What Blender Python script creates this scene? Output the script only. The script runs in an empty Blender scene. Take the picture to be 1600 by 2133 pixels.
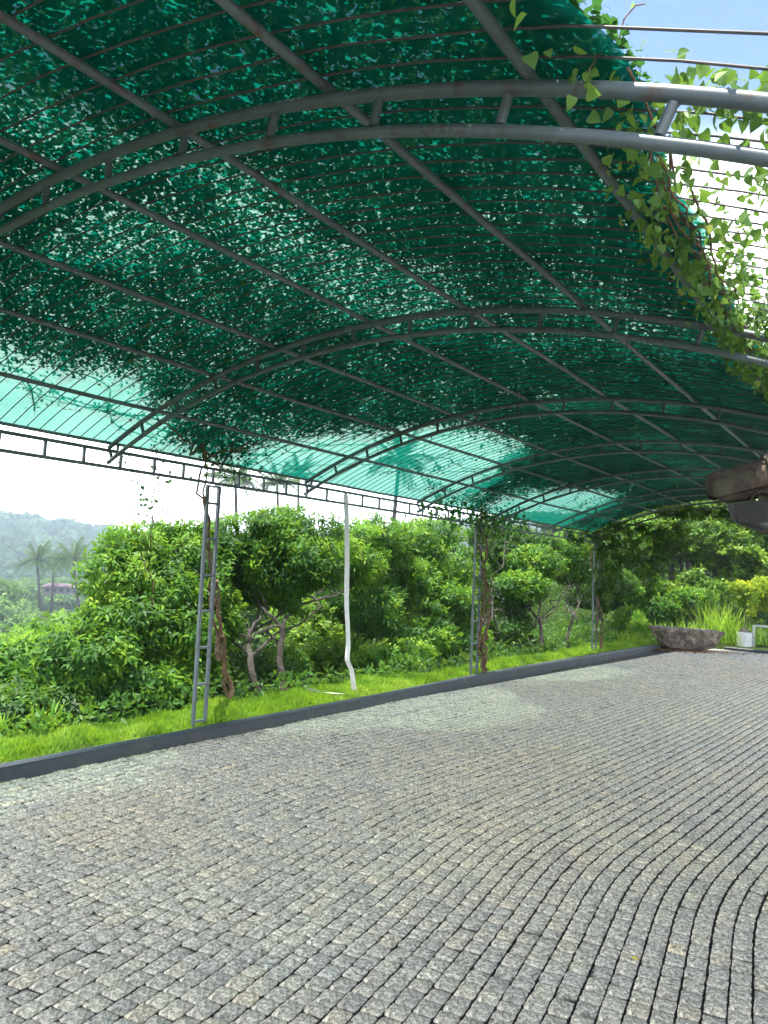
import bpy, math, random
import numpy as np
from mathutils import Vector, Matrix

# ------------------------------------------------------------------ camera, world, sun, exposure
S = bpy.context.scene
C = S.collection
R = np.array([[0.8203, -0.0041, -0.5719], [0.5701, 0.0860, 0.8171], [0.0458, -0.9963, 0.0731]])  # rows: world X,Y,Z in camera (x right, y down, z fwd)
CAM = np.array([0, 0, 1.65])
cd = bpy.data.cameras.new('camera'); cam = bpy.data.objects.new('camera', cd); C.objects.link(cam)
cd.sensor_fit = 'HORIZONTAL'; cd.sensor_width = 36; cd.lens = 36
cd.clip_start = 0.05; cd.clip_end = 6000
Mx = Matrix(((R[0, 0], -R[0, 1], -R[0, 2]), (R[1, 0], -R[1, 1], -R[1, 2]), (R[2, 0], -R[2, 1], -R[2, 2])))
cam.matrix_world = Matrix.Translation((0, 0, 1.65)) @ Mx.to_quaternion().to_matrix().to_4x4()
S.camera = cam

SUN_EL, SUN_AZ = 83.5, -115.0          # azimuth from +Y towards +X (negative = to the left)
S.view_settings.view_transform = 'Standard'; S.view_settings.look = 'None'
S.view_settings.exposure = 1.95; S.view_settings.gamma = 1
W = bpy.data.worlds.new('World'); S.world = W; W.use_nodes = True
nt = W.node_tree; nt.nodes.clear()
def nd(t, ty, **k):
    n = t.nodes.new(ty)
    for a, b in k.items(): setattr(n, a, b)
    return n
sky = nd(nt, 'ShaderNodeTexSky', sky_type='NISHITA', sun_disc=False)
sky.sun_elevation = math.radians(SUN_EL); sky.sun_rotation = math.radians(SUN_AZ)
sky.dust_density = .15; sky.ozone_density = 6.0; sky.air_density = .65
tc = nd(nt, 'ShaderNodeTexCoord'); sep = nd(nt, 'ShaderNodeSeparateXYZ')
nt.links.new(tc.outputs['Generated'], sep.inputs[0])
nz = nd(nt, 'ShaderNodeTexNoise'); nz.inputs['Scale'].default_value = 2.2; nz.inputs['Detail'].default_value = 6
mp = nd(nt, 'ShaderNodeMapping'); mp.inputs['Scale'].default_value = (1, 1, 2.5)
nt.links.new(tc.outputs['Generated'], mp.inputs[0]); nt.links.new(mp.outputs[0], nz.inputs[0])
ad = nd(nt, 'ShaderNodeMath', operation='MULTIPLY_ADD'); ad.inputs[1].default_value = 0.09; ad.inputs[2].default_value = -0.045
nt.links.new(nz.outputs[0], ad.inputs[0])
ad2 = nd(nt, 'ShaderNodeMath', operation='ADD'); nt.links.new(sep.outputs[2], ad2.inputs[0]); nt.links.new(ad.outputs[0], ad2.inputs[1])
mr = nd(nt, 'ShaderNodeMapRange', interpolation_type='SMOOTHSTEP')
mr.inputs['From Min'].default_value = 0.42; mr.inputs['From Max'].default_value = 0.51
mr.inputs['To Min'].default_value = 0.93; mr.inputs['To Max'].default_value = 0.0
nt.links.new(ad2.outputs[0], mr.inputs['Value'])
mx = nd(nt, 'ShaderNodeMix', data_type='RGBA')
nt.links.new(mr.outputs[0], mx.inputs['Factor']); nt.links.new(sky.outputs[0], mx.inputs['A'])
mx.inputs['B'].default_value = (17.0, 17.3, 17.5, 1)      # high thin white cloud, about as bright as sunlit cloud next to this sky
bg = nd(nt, 'ShaderNodeBackground'); bg.inputs['Strength'].default_value = 0.10
nt.links.new(mx.outputs['Result'], bg.inputs[0])
wo = nd(nt, 'ShaderNodeOutputWorld'); nt.links.new(bg.outputs[0], wo.inputs[0])
sd = bpy.data.lights.new('sun', 'SUN'); sd.energy = 4.2; sd.angle = math.radians(0.6); sd.color = (1, .95, .86)
so = bpy.data.objects.new('sun', sd); C.objects.link(so)
el, az = math.radians(SUN_EL), math.radians(SUN_AZ)
sv = Vector((math.sin(az) * math.cos(el), math.cos(az) * math.cos(el), math.sin(el)))
so.rotation_euler = sv.to_track_quat('Z', 'Y').to_euler(); so.location = (0, 0, 50)
S.cycles.max_bounces = 8; S.cycles.transparent_max_bounces = 24; S.cycles.diffuse_bounces = 3
S.cycles.transmission_bounces = 6; S.cycles.volume_bounces = 0

rng = np.random.default_rng(7); random.seed(7)

# ------------------------------------------------------------------ helpers
def H(px, py, **k):
    """the point of the place seen at this photo pixel, on the plane X=, Y= or Z="""
    v = R @ np.array([px - 800, py - 1066.5, 1600.0])
    (a, b), = k.items(); i = 'XYZ'.index(a)
    return CAM + v * ((b - CAM[i]) / v[i])

def hsh(i, j, k):
    n = (i * 374761393 + j * 668265263 + k * 2147483647 * 3 + 1274126177) & 0xffffffff
    n = ((n ^ (n >> 13)) * 1274126177) & 0xffffffff
    return ((n ^ (n >> 16)) & 0xffff) / 65535.0
def vnoise(P, s=1.0, seed=0):
    P = np.asarray(P, float) * s + seed * 17.31
    i = np.floor(P).astype(np.int64); f = P - i; f = f * f * (3 - 2 * f)
    r = 0
    for a in (0, 1):
        for b in (0, 1):
            for c in (0, 1):
                w = (f[..., 0] if a else 1 - f[..., 0]) * (f[..., 1] if b else 1 - f[..., 1]) * (f[..., 2] if c else 1 - f[..., 2])
                r = r + w * hsh(i[..., 0] + a, i[..., 1] + b, i[..., 2] + c)
    return r
def fbm(P, s=1.0, seed=0, o=3):
    return sum(vnoise(P, s * 2 ** k, seed + k) * .5 ** k for k in range(o)) / sum(.5 ** k for k in range(o))
def P3(x, y, z=0.0):
    return np.stack([np.asarray(x, float), np.asarray(y, float), np.zeros_like(np.asarray(x, float)) + z], -1)

def fast_mesh(name, V, F, mat=None, tone=None, smooth=False):
    V = np.asarray(V, np.float32).reshape(-1, 3); F = np.asarray(F, np.int32)
    m = bpy.data.meshes.new(name); k = F.shape[1]
    m.vertices.add(len(V)); m.vertices.foreach_set('co', V.ravel())
    m.loops.add(F.size); m.loops.foreach_set('vertex_index', F.ravel())
    m.polygons.add(len(F)); m.polygons.foreach_set('loop_start', np.arange(0, F.size, k, dtype=np.int32))
    m.polygons.foreach_set('loop_total', np.full(len(F), k, np.int32))
    m.update(calc_edges=True)
    if smooth: m.polygons.foreach_set('use_smooth', np.ones(len(F), bool))
    if tone is not None:
        a = m.attributes.new('tone', 'FLOAT', 'FACE'); a.data.foreach_set('value', np.asarray(tone, np.float32))
    if mat: m.materials.append(mat)
    return m
def obj(name, mesh, parent=None, loc=None):
    o = bpy.data.objects.new(name, mesh); C.objects.link(o)
    if parent: o.parent = parent
    if loc is not None: o.location = loc
    return o
def tag(o, label=None, cat=None, group=None, kind=None):
    if label: o['label'] = label
    if cat: o['category'] = cat
    if group: o['group'] = group
    if kind: o['kind'] = kind
    return o
def thing(name, label, cat, loc=(0, 0, 0), group=None, rz=0):
    o = obj(name, None); o.location = loc; o.rotation_euler.z = rz; o.empty_display_size = .2
    return tag(o, label, cat, group)
def copy_tree(o, parent=None):
    c = o.copy(); C.objects.link(c); c.parent = parent
    for ch in list(o.children): copy_tree(ch, c)
    return c

class MB:
    def __init__(s): s.v = []; s.f = []
    def add(s, v, f):
        n = len(s.v); s.v += [tuple(map(float, p)) for p in v]; s.f += [tuple(i + n for i in q) for q in f]
    def tube(s, pts, rad, n=8, cap=True, jit=0, square=False):
        pts = np.asarray(pts, float); m = len(pts)
        rad = np.full(m, rad, float) if np.isscalar(rad) else np.asarray(rad, float)
        T = np.gradient(pts, axis=0); T /= np.linalg.norm(T, axis=1)[:, None] + 1e-9
        u = np.cross(T[0], (0, 0, 1)); u = np.cross(T[0], (1, 0, 0)) if np.linalg.norm(u) < .2 else u
        V = []
        if square: n = 4
        ang = np.arange(n) * 2 * math.pi / n + (math.pi / 4 if square else 0)
        for i in range(m):
            u = u - T[i] * (u @ T[i]); u /= np.linalg.norm(u); w = np.cross(T[i], u)
            r = rad[i] * (1 + (rng.uniform(-jit, jit, n) if jit else 0))
            V += list(pts[i] + (np.cos(ang) * r)[:, None] * u + (np.sin(ang) * r)[:, None] * w)
        F = [(i * n + j, i * n + (j + 1) % n, (i + 1) * n + (j + 1) % n, (i + 1) * n + j) for i in range(m - 1) for j in range(n)]
        if cap: F += [tuple(range(n))[::-1], tuple((m - 1) * n + j for j in range(n))]
        s.add(V, F)
    def box(s, c, d, ax=None):
        c = np.array(c, float); d = np.array(d, float) / 2
        A = np.eye(3) if ax is None else np.array(ax, float)
        V = [c + A.T @ (d * np.array(q)) for q in ((-1, -1, -1), (1, -1, -1), (1, 1, -1), (-1, 1, -1), (-1, -1, 1), (1, -1, 1), (1, 1, 1), (-1, 1, 1))]
        s.add(V, [(0, 3, 2, 1), (4, 5, 6, 7), (0, 1, 5, 4), (1, 2, 6, 5), (2, 3, 7, 6), (3, 0, 4, 7)])
    def mesh(s, name, mat, smooth=False, bevel=0):
        m = bpy.data.meshes.new(name); m.from_pydata(s.v, [], s.f); m.materials.append(mat); m.update()
        if smooth:
            m.polygons.foreach_set('use_smooth', np.ones(len(m.polygons), bool))
            m.set_sharp_from_angle(angle=math.radians(50))
        return m
    def build(s, name, mat, parent=None, smooth=False):
        return obj(name, s.mesh(name, mat, smooth), parent)

# ------------------------------------------------------------------ materials
def material(name):
    m = bpy.data.materials.new(name); m.use_nodes = True; m.node_tree.nodes.clear()
    o = nd(m.node_tree, 'ShaderNodeOutputMaterial'); return m, m.node_tree, o
def ramp(t, stops):
    r = nd(t, 'ShaderNodeValToRGB'); e = r.color_ramp.elements
    while len(e) < len(stops): e.new(.5)
    for x, (p, c) in zip(e, stops): x.position = p; x.color = (*c, 1)
    return r
def surf(name, stops, scale=8, detail=6, rough=.7, bump=.3, bscale=None, metal=0, spec=.5, rr=None, coords='Object', bdist=.01, dirt=None):
    m, t, o = material(name); L = t.links.new
    tc = nd(t, 'ShaderNodeTexCoord'); n = nd(t, 'ShaderNodeTexNoise')
    n.inputs['Scale'].default_value = scale; n.inputs['Detail'].default_value = detail; n.inputs['Roughness'].default_value = .65
    L(tc.outputs[coords], n.inputs['Vector']); r = ramp(t, stops); L(n.outputs[0], r.inputs[0])
    b = nd(t, 'ShaderNodeBsdfPrincipled'); b.inputs['Roughness'].default_value = rough; b.inputs['Metallic'].default_value = metal
    b.inputs['Specular IOR Level'].default_value = spec
    col = r.outputs[0]
    if dirt:
        n3 = nd(t, 'ShaderNodeTexNoise'); n3.inputs['Scale'].default_value = dirt[0]; n3.inputs['Detail'].default_value = 8
        L(tc.outputs[coords], n3.inputs['Vector']); r3 = ramp(t, [(dirt[1], (0, 0, 0)), (dirt[2], (1, 1, 1))]); L(n3.outputs[0], r3.inputs[0])
        mi = nd(t, 'ShaderNodeMix', data_type='RGBA'); L(r3.outputs[0], mi.inputs['Factor']); L(col, mi.inputs['A']); mi.inputs['B'].default_value = (*dirt[3], 1)
        col = mi.outputs['Result']
    L(col, b.inputs['Base Color'])
    if bump:
        n2 = nd(t, 'ShaderNodeTexNoise'); n2.inputs['Scale'].default_value = bscale or scale * 3; n2.inputs['Detail'].default_value = 8
        L(tc.outputs[coords], n2.inputs['Vector']); bp = nd(t, 'ShaderNodeBump'); bp.inputs['Strength'].default_value = bump; bp.inputs['Distance'].default_value = bdist
        L(n2.outputs[0], bp.inputs['Height']); L(bp.outputs[0], b.inputs['Normal'])
    L(b.outputs[0], o.inputs[0]); return m
def leafmat(name, stops, trans=(.25, .42, .03), tf=.35, rough=.52, spec=.22):
    m, t, o = material(name); L = t.links.new
    a = nd(t, 'ShaderNodeAttribute', attribute_name='tone'); r = ramp(t, stops); L(a.outputs['Fac'], r.inputs[0])
    b = nd(t, 'ShaderNodeBsdfPrincipled'); b.inputs['Roughness'].default_value = rough; b.inputs['Specular IOR Level'].default_value = spec
    L(r.outputs[0], b.inputs['Base Color'])
    tr = nd(t, 'ShaderNodeBsdfTranslucent')
    mul = nd(t, 'ShaderNodeMix', data_type='RGBA'); mul.inputs['Factor'].default_value = .5; L(r.outputs[0], mul.inputs['A']); mul.inputs['B'].default_value = (*trans, 1)
    L(mul.outputs['Result'], tr.inputs[0])
    x = nd(t, 'ShaderNodeMixShader'); x.inputs[0].default_value = tf; L(b.outputs[0], x.inputs[1]); L(tr.outputs[0], x.inputs[2]); L(x.outputs[0], o.inputs[0]); return m

M = {}
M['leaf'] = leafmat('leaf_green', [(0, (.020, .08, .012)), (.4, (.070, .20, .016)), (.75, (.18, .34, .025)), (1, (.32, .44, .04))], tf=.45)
M['leafdark'] = leafmat('leaf_dark', [(0, (.014, .05, .010)), (.5, (.035, .11, .014)), (.85, (.07, .18, .018)), (1, (.15, .25, .03))], tf=.32)
M['leafyoung'] = leafmat('leaf_young', [(0, (.05, .12, .012)), (.5, (.12, .24, .018)), (1, (.28, .36, .03))], tf=.42)
M['vineleaf'] = leafmat('vine_leaf', [(0, (.02, .07, .018)), (.5, (.04, .12, .025)), (1, (.09, .20, .03))], tf=.32, trans=(.10, .32, .06), spec=.1)
M['edgeleaf'] = leafmat('edge_vine_leaf', [(0, (.04, .10, .03)), (.5, (.09, .19, .045)), (.9, (.17, .30, .06)), (1, (.38, .38, .10))], tf=.38)
M['grass'] = leafmat('grass_blade', [(0, (.07, .17, .012)), (.5, (.15, .31, .02)), (1, (.30, .42, .05))], tf=.45, trans=(.4, .6, .04), rough=.6, spec=.25)
M['palm'] = leafmat('palm_leaf', [(0, (.02, .045, .012)), (.6, (.05, .10, .025)), (1, (.18, .17, .05))], tf=.2, spec=.1)
M['forest'] = leafmat('forest_leaf', [(0, (.03, .08, .015)), (.5, (.07, .16, .025)), (1, (.16, .25, .04))], tf=.25, rough=.6)
M['bark'] = surf('bark', [(.3, (.022, .018, .014)), (.55, (.052, .044, .036)), (.8, (.13, .12, .105))], 9, rough=.9, bump=.8, bscale=40, bdist=.02)
M['vinebark'] = surf('vine_bark', [(.3, (.06, .035, .02)), (.7, (.20, .12, .07))], 20, rough=.9, bump=.8, bscale=60)
M['steel'] = surf('painted_steel', [(.3, (.082, .105, .116)), (.6, (.12, .15, .165)), (.8, (.165, .20, .215))], 5, rough=.45, bump=.12, bscale=60, bdist=.002, dirt=(13, .58, .72, (.10, .065, .05)))
M['rod'] = surf('rusty_rod', [(.3, (.045, .045, .048)), (.7, (.10, .092, .092))], 12, rough=.7, bump=.2)
M['kerb'] = surf('painted_kerb', [(.3, (.023, .032, .040)), (.7, (.038, .050, .060))], 3, rough=.55, bump=.15, bscale=50, bdist=.003, dirt=(5, .55, .8, (.06, .065, .065)))
M['stone'] = surf('weathered_stone', [(.3, (.05, .038, .028)), (.5, (.16, .125, .095)), (.75, (.44, .39, .34))], 7, rough=.85, bump=1, bscale=22, bdist=.03, dirt=(4, .5, .65, (.07, .06, .05)))
M['joint'] = surf('joint_sand', [(.3, (.012, .012, .012)), (.7, (.03, .029, .028))], 30, rough=1, bump=.4)
M['soil'] = surf('terrain_ground', spec=.05, stops=[(.3, (.015, .022, .008)), (.55, (.025, .045, .01)), (.8, (.045, .06, .018))], scale=.6, rough=1, bump=.6, bscale=6, bdist=.1)
M['lawnsoil'] = surf('lawn_soil', [(.3, (.04, .07, .015)), (.7, (.08, .14, .02))], 5, rough=1, bump=.6, bscale=30)
M['tile'] = surf('clay_tile', [(.3, (.018, .012, .009)), (.5, (.048, .028, .02)), (.72, (.13, .085, .06))], 14, rough=.8, bump=.9, bscale=60, bdist=.004, dirt=(9, .48, .62, (.06, .055, .03)))
M['fascia'] = surf('grey_fascia', [(.3, (.018, .017, .015)), (.7, (.026, .024, .021))], 4, rough=.7, bump=.1)
M['plaster'] = surf('plaster_wall', [(.3, (.55, .52, .47)), (.7, (.66, .63, .58))], 3, rough=.9, bump=.2)
M['white'] = surf('white_paint', [(.3, (.66, .68, .70)), (.7, (.80, .81, .82))], 6, rough=.6, bump=.1)
M['cloth'] = surf('white_strip', [(.3, (.62, .60, .58)), (.7, (.80, .79, .78))], 9, rough=.8, bump=.2)
M['darkroof'] = surf('far_roof', [(.3, (.10, .07, .08)), (.7, (.15, .10, .11))], 2, rough=.9, bump=0)
M['farwall'] = surf('far_wall', [(.3, (.12, .11, .13)), (.7, (.20, .18, .21))], 2, rough=.9, bump=0)
M['bounceconc'] = surf('bounce_slab_concrete', [(.3, (.24, .23, .21)), (.7, (.33, .32, .30))], 3, rough=.9, bump=.2)
M['greywhite'] = surf('grey_white_render', [(.3, (.42, .44, .47)), (.7, (.56, .58, .60))], 8, rough=.7, bump=.3)
M['window'] = surf('dark_window', [(.3, (.02, .02, .03)), (.7, (.05, .05, .06))], 2, rough=.3, bump=0)
M['dryleaf'] = leafmat('dry_leaf', [(0, (.12, .05, .03)), (.6, (.22, .10, .05)), (1, (.35, .22, .10))], trans=(.3, .15, .05), tf=.15, rough=.8, spec=.2)
M['yellow'] = leafmat('yellow_leaf', [(0, (.85, .68, .02)), (1, (.9, .75, .04))], trans=(.8, .7, .02), tf=.2, rough=.6, spec=.2)
M['lime'] = leafmat('lime_leaf', [(0, (.10, .20, .02)), (.4, (.28, .38, .03)), (1, (.55, .55, .05))], tf=.5, trans=(.6, .7, .04))
# granite setts: speckled, hewn
def granite():
    m, t, o = material('granite_sett'); L = t.links.new
    tc = nd(t, 'ShaderNodeTexCoord')
    def N(s, d=4, r=.6):
        n = nd(t, 'ShaderNodeTexNoise'); n.inputs['Scale'].default_value = s; n.inputs['Detail'].default_value = d; n.inputs['Roughness'].default_value = r
        L(tc.outputs['Object'], n.inputs['Vector']); return n
    a = N(58, 4, .8); r = ramp(t, [(.36, (.12, .11, .095)), (.45, (.36, .34, .30)), (.54, (.60, .565, .49)), (.63, (.92, .87, .75))]); L(a.outputs[0], r.inputs[0])
    at = nd(t, 'ShaderNodeAttribute', attribute_name='tone')
    r2 = ramp(t, [(0, (.80, .81, .81)), (.35, (1, .99, .96)), (.7, (1.1, 1.07, 1.0)), (.93, (1.2, 1.12, .98)), (1, (1.45, 1.28, .98))]); L(at.outputs['Fac'], r2.inputs[0])
    mu = nd(t, 'ShaderNodeMix', data_type='RGBA', blend_type='MULTIPLY'); mu.inputs['Factor'].default_value = 1; L(r.outputs[0], mu.inputs['A']); L(r2.outputs[0], mu.inputs['B'])
    c = N(.55, 4); r3 = ramp(t, [(.35, (.94, .96, .98)), (.55, (1.0, .99, .965)), (.72, (1.08, 1.01, .93))]); L(c.outputs[0], r3.inputs[0])
    mu2 = nd(t, 'ShaderNodeMix', data_type='RGBA', blend_type='MULTIPLY'); mu2.inputs['Factor'].default_value = 1; L(mu.outputs['Result'], mu2.inputs['A']); L(r3.outputs[0], mu2.inputs['B'])
    sz_ = nd(t, 'ShaderNodeSeparateXYZ'); L(tc.outputs['Object'], sz_.inputs[0])
    mz = nd(t, 'ShaderNodeMapRange'); mz.inputs['From Min'].default_value = -.014; mz.inputs['From Max'].default_value = -.0085; L(sz_.outputs[2], mz.inputs['Value'])
    mu3 = nd(t, 'ShaderNodeMix', data_type='RGBA'); L(mz.outputs[0], mu3.inputs['Factor']); mu3.inputs['A'].default_value = (.022, .021, .019, 1); L(mu2.outputs['Result'], mu3.inputs['B']); mu2 = mu3   # joint dirt clings to the lower flanks
    b = nd(t, 'ShaderNodeBsdfPrincipled'); b.inputs['Roughness'].default_value = .78; b.inputs['Specular IOR Level'].default_value = .22
    L(mu2.outputs['Result'], b.inputs['Base Color'])
    h = N(60, 6, .7); bp = nd(t, 'ShaderNodeBump'); bp.inputs['Strength'].default_value = .8; bp.inputs['Distance'].default_value = .010
    L(h.outputs[0], bp.inputs['Height']); L(bp.outputs[0], b.inputs['Normal']); L(b.outputs[0], o.inputs[0]); return m
M['granite'] = granite()
# shade net: woven green fabric, part see-through, part glowing
def netmat():
    m, t, o = material('green_shade_net'); L = t.links.new
    tc = nd(t, 'ShaderNodeTexCoord')
    n = nd(t, 'ShaderNodeTexNoise'); n.inputs['Scale'].default_value = 1.6; n.inputs['Detail'].default_value = 5; L(tc.outputs['Object'], n.inputs['Vector'])
    n2 = nd(t, 'ShaderNodeTexNoise'); n2.inputs['Scale'].default_value = 45; n2.inputs['Detail'].default_value = 3; L(tc.outputs['Object'], n2.inputs['Vector'])
    ma = nd(t, 'ShaderNodeMath', operation='MULTIPLY_ADD'); ma.inputs[1].default_value = .18; L(n.outputs[0], ma.inputs[0]); 
    mb = nd(t, 'ShaderNodeMath', operation='MULTIPLY_ADD'); mb.inputs[1].default_value = .14; mb.inputs[2].default_value = .07; L(n2.outputs[0], mb.inputs[0]); L(mb.outputs[0], ma.inputs[2])
    tr = nd(t, 'ShaderNodeBsdfTransparent'); tr.inputs[0].default_value = (.38, .58, .49, 1)
    tl = nd(t, 'ShaderNodeBsdfTranslucent'); tl.inputs[0].default_value = (.001, .145, .105, 1)
    df = nd(t, 'ShaderNodeBsdfDiffuse'); df.inputs[0].default_value = (.001, .19, .145, 1)
    x1 = nd(t, 'ShaderNodeMixShader'); x1.inputs[0].default_value = .5; L(tl.outputs[0], x1.inputs[1]); L(df.outputs[0], x1.inputs[2])
    x2 = nd(t, 'ShaderNodeMixShader'); L(ma.outputs[0], x2.inputs[0]); L(x1.outputs[0], x2.inputs[1]); L(tr.outputs[0], x2.inputs[2])
    L(x2.outputs[0], o.inputs[0]); return m
M['net'] = netmat()

# ------------------------------------------------------------------ terrain
def kerb_x(y): return np.interp(y, [-4, 5, 8, 11, 15, 19.3, 22], [-5.41, -5.39, -5.39, -5.48, -5.40, -5.18, -5.0])
def hill_el(az):   # skyline elevation ratio against azimuth (deg from +Y, left negative)
    return np.interp(az, [-180, -75, -61, -57.5, -56, -54.5, -53, -49, -42, -34, -25, -10, 10, 60, 180],
                     [.03, .036, .035, .032, .0285, .0295, .025, .022, .035, .05, .068, .075, .07, .05, .03])
def th(x, y):
    x = np.asarray(x, float); y = np.asarray(y, float)
    far = np.clip((y - 16) / 10, 0, 1)
    edge = -6.15 - far * 1.6 - np.clip(y - 20, 0, 60) * .5
    d = np.clip(edge - x, 0, None)
    z = .06 - np.where(d < 2.5, .42 * d, 1.05 + .5 * (d - 2.5))
    z = np.maximum(z, -14 - 0 * x)
    inside = x > kerb_x(y) - .06
    z = np.where(inside & (y < 21.3), -.09, z)
    back = np.clip(y - 24, 0, 40)
    z = np.where(x > edge - 6, z + back * .10 * np.clip((x - edge + 6) / 6, 0, 1), z)
    r = np.hypot(x, y); a = np.degrees(np.arctan2(x, y))
    ridge = hill_el(a) * 470 + 1.65
    t = np.clip((r - 190) / 280, 0, 1); t = t * t * (3 - 2 * t)
    rough = (fbm(P3(x, y), .012, 3, 4) - .5) * 26 * t * (1 - .55 * np.clip((r - 380) / 90, 0, 1))
    z = z * (1 - t) + (ridge - 3) * t + rough * .55
    z = np.where(r > 480, z - (r - 480) * .05, z)
    z += (fbm(P3(x, y), .25, 5, 3) - .5) * .8 * np.clip((edge - x) / 4, 0, 1)
    return z
ax = np.concatenate([-np.geomspace(1500, 14, 90), np.arange(-13.8, -6.9, .3), np.arange(-6.8, -4.2, .1), np.arange(-4, 3, .5), np.geomspace(3, 1500, 45)])
ay = np.concatenate([-np.geomspace(1200, 6, 25), np.arange(-5.5, 28, .33), np.geomspace(28.3, 1500, 90)])
GX, GY = np.meshgrid(ax, ay); GZ = th(GX, GY)
n1, n2_ = GX.shape
idx = np.arange(n1 * n2_).reshape(n1, n2_)
F = np.stack([idx[:-1, :-1], idx[:-1, 1:], idx[1:, 1:], idx[1:, :-1]], -1).reshape(-1, 4)
tag(obj('terrain', fast_mesh('terrain', np.stack([GX, GY, GZ], -1), F, M['soil'], smooth=True)), 'green hillside falling from the terrace into a hazy valley with hills beyond', kind='structure')

# ------------------------------------------------------------------ leaves (numpy)
def leaves(P, D, N, L, Wd, fold=.25):
    """one folded leaf of 2 quads per row; returns V, F"""
    n = len(P); D = D / (np.linalg.norm(D, axis=1)[:, None] + 1e-9)
    Sd = np.cross(D, N); Sd /= np.linalg.norm(Sd, axis=1)[:, None] + 1e-9; N2 = np.cross(Sd, D)
    L = np.broadcast_to(L, n)[:, None]; Wd = np.broadcast_to(Wd, n)[:, None]
    a = P; b = P + D * L * .42 + Sd * Wd / 2 + N2 * Wd * fold; c = P + D * L - N2 * L * .16; d = P + D * L * .42 - Sd * Wd / 2 + N2 * Wd * fold
    e = P + D * L * .5
    V = np.stack([a, b, c, d, e], 1)
    k = np.arange(n)[:, None] * 5
    Fq = np.concatenate([k + np.array([[0, 1, 2, 4]]), k + np.array([[0, 4, 2, 3]])], 1).reshape(-1, 4)
    return V.reshape(-1, 3), Fq
def quads_leaf(P, D, N, L, Wd):
    """cheaper: one kite per row"""
    n = len(P); D = D / (np.linalg.norm(D, axis=1)[:, None] + 1e-9)
    Sd = np.cross(D, N); Sd /= np.linalg.norm(Sd, axis=1)[:, None] + 1e-9
    L = np.broadcast_to(L, n)[:, None]; Wd = np.broadcast_to(Wd, n)[:, None]
    V = np.stack([P, P + D * L * .45 + Sd * Wd / 2, P + D * L, P + D * L * .45 - Sd * Wd / 2], 1)
    return V.reshape(-1, 3), (np.arange(n)[:, None] * 4 + np.arange(4)[None]).reshape(-1, 4)
def hearts(P, D, N, L):
    n = len(P); D = D / np.linalg.norm(D, axis=1)[:, None]; Sd = np.cross(D, N); Sd /= np.linalg.norm(Sd, axis=1)[:, None] + 1e-9; N2 = np.cross(Sd, D)
    prof = [(.03, .5), (.05, .88), (.2, 1), (.42, .9), (.66, .58), (.86, .2), (1, 0)]; V = []
    cup = rng.uniform(.02, .22, n)[:, None]; bend = rng.uniform(.05, .38, n)[:, None]; L = L[:, None]
    for t, w in prof:
        for sg in (1, 0, -1): V.append(P + D * L * t + Sd * L * (.43 * w * sg) + N2 * L * (cup * w * abs(sg) - bend * t * t))
    V = np.stack(V, 1); F = []
    for i in range(len(prof) - 1):
        a = i * 3; F += [(a, a + 1, a + 4, a + 3), (a + 1, a + 2, a + 5, a + 4)]
    return V.reshape(-1, 3), (np.arange(n)[:, None, None] * V.shape[1] + np.array(F)[None]).reshape(-1, 4)
def rdir(n): 
    v = rng.normal(size=(n, 3)); return v / np.linalg.norm(v, axis=1)[:, None]
def crown_pts(blobs, n, freq=1.3, thr=.42, seed=1, shell=.22, cut=None):
    vol = np.array([b[1][0] * b[1][1] + b[1][1] * b[1][2] + b[1][0] * b[1][2] for b in blobs]); vol /= vol.sum()
    out = []; od = []; tot = 0
    while tot < n:
        k = rng.choice(len(blobs), n * 2, p=vol); c = np.array([blobs[i][0] for i in k]); r = np.array([blobs[i][1] for i in k])
        d = rdir(len(k)); q = rng.random(len(k)) ** shell
        p = c + d * r * q[:, None]
        ok = (vnoise(p, freq, seed) * .65 + vnoise(p, freq * 2.3, seed + 3) * .35) > thr
        if cut is not None: ok &= cut(p)
        out.append(p[ok]); od.append(d[ok]); tot += ok.sum()
    return np.concatenate(out)[:n], np.concatenate(od)[:n]
def whorls(P, O, k=7, L=.13, Wd=.042, spread=.8, droop=.35, tseed=1):
    n = len(P)
    A = O * 1.0 + np.array([0, 0, .35]) + rng.normal(size=(n, 3)) * .45; A /= np.linalg.norm(A, axis=1)[:, None]
    u = np.cross(A, rdir(n)); u /= np.linalg.norm(u, axis=1)[:, None]; w = np.cross(A, u)
    ph = np.arange(k)[None] * 2.4 + rng.random((n, 1)) * 6.28 + rng.normal(size=(n, k)) * .25
    rad = np.cos(ph)[..., None] * u[:, None] + np.sin(ph)[..., None] * w[:, None]
    D = A[:, None] * rng.uniform(.15, .75, (n, k, 1)) + rad * spread + np.array([0, 0, -1.0]) * rng.uniform(.0, 1.7 * droop, (n, k, 1))
    B = P[:, None] - A[:, None] * (np.arange(k)[None, :, None] / k) * L * .9 + rad * .01
    Nn = np.broadcast_to(A[:, None], D.shape) * .8 + np.array([0, 0, .6]) + rng.normal(size=D.shape) * .15
    tw = np.clip(.22 + .22 * np.clip(O[:, 2], -.4, 1) + .35 * (vnoise(P, .9, tseed + 9) - .5) + 1.1 * (vnoise(P, 3.1, tseed + 5) - .5) + rng.normal(size=n) * .18, 0, 1)  # upward whorls toned lighter, lower ones darker: painted sunlit tops, plus random tone
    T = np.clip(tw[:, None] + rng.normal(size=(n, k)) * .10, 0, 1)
    s = rng.uniform(.6, 1.15, (n, k))
    return B.reshape(-1, 3), D.reshape(-1, 3), Nn.reshape(-1, 3), (L * s).ravel(), (Wd * s).ravel(), T.ravel()

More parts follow.
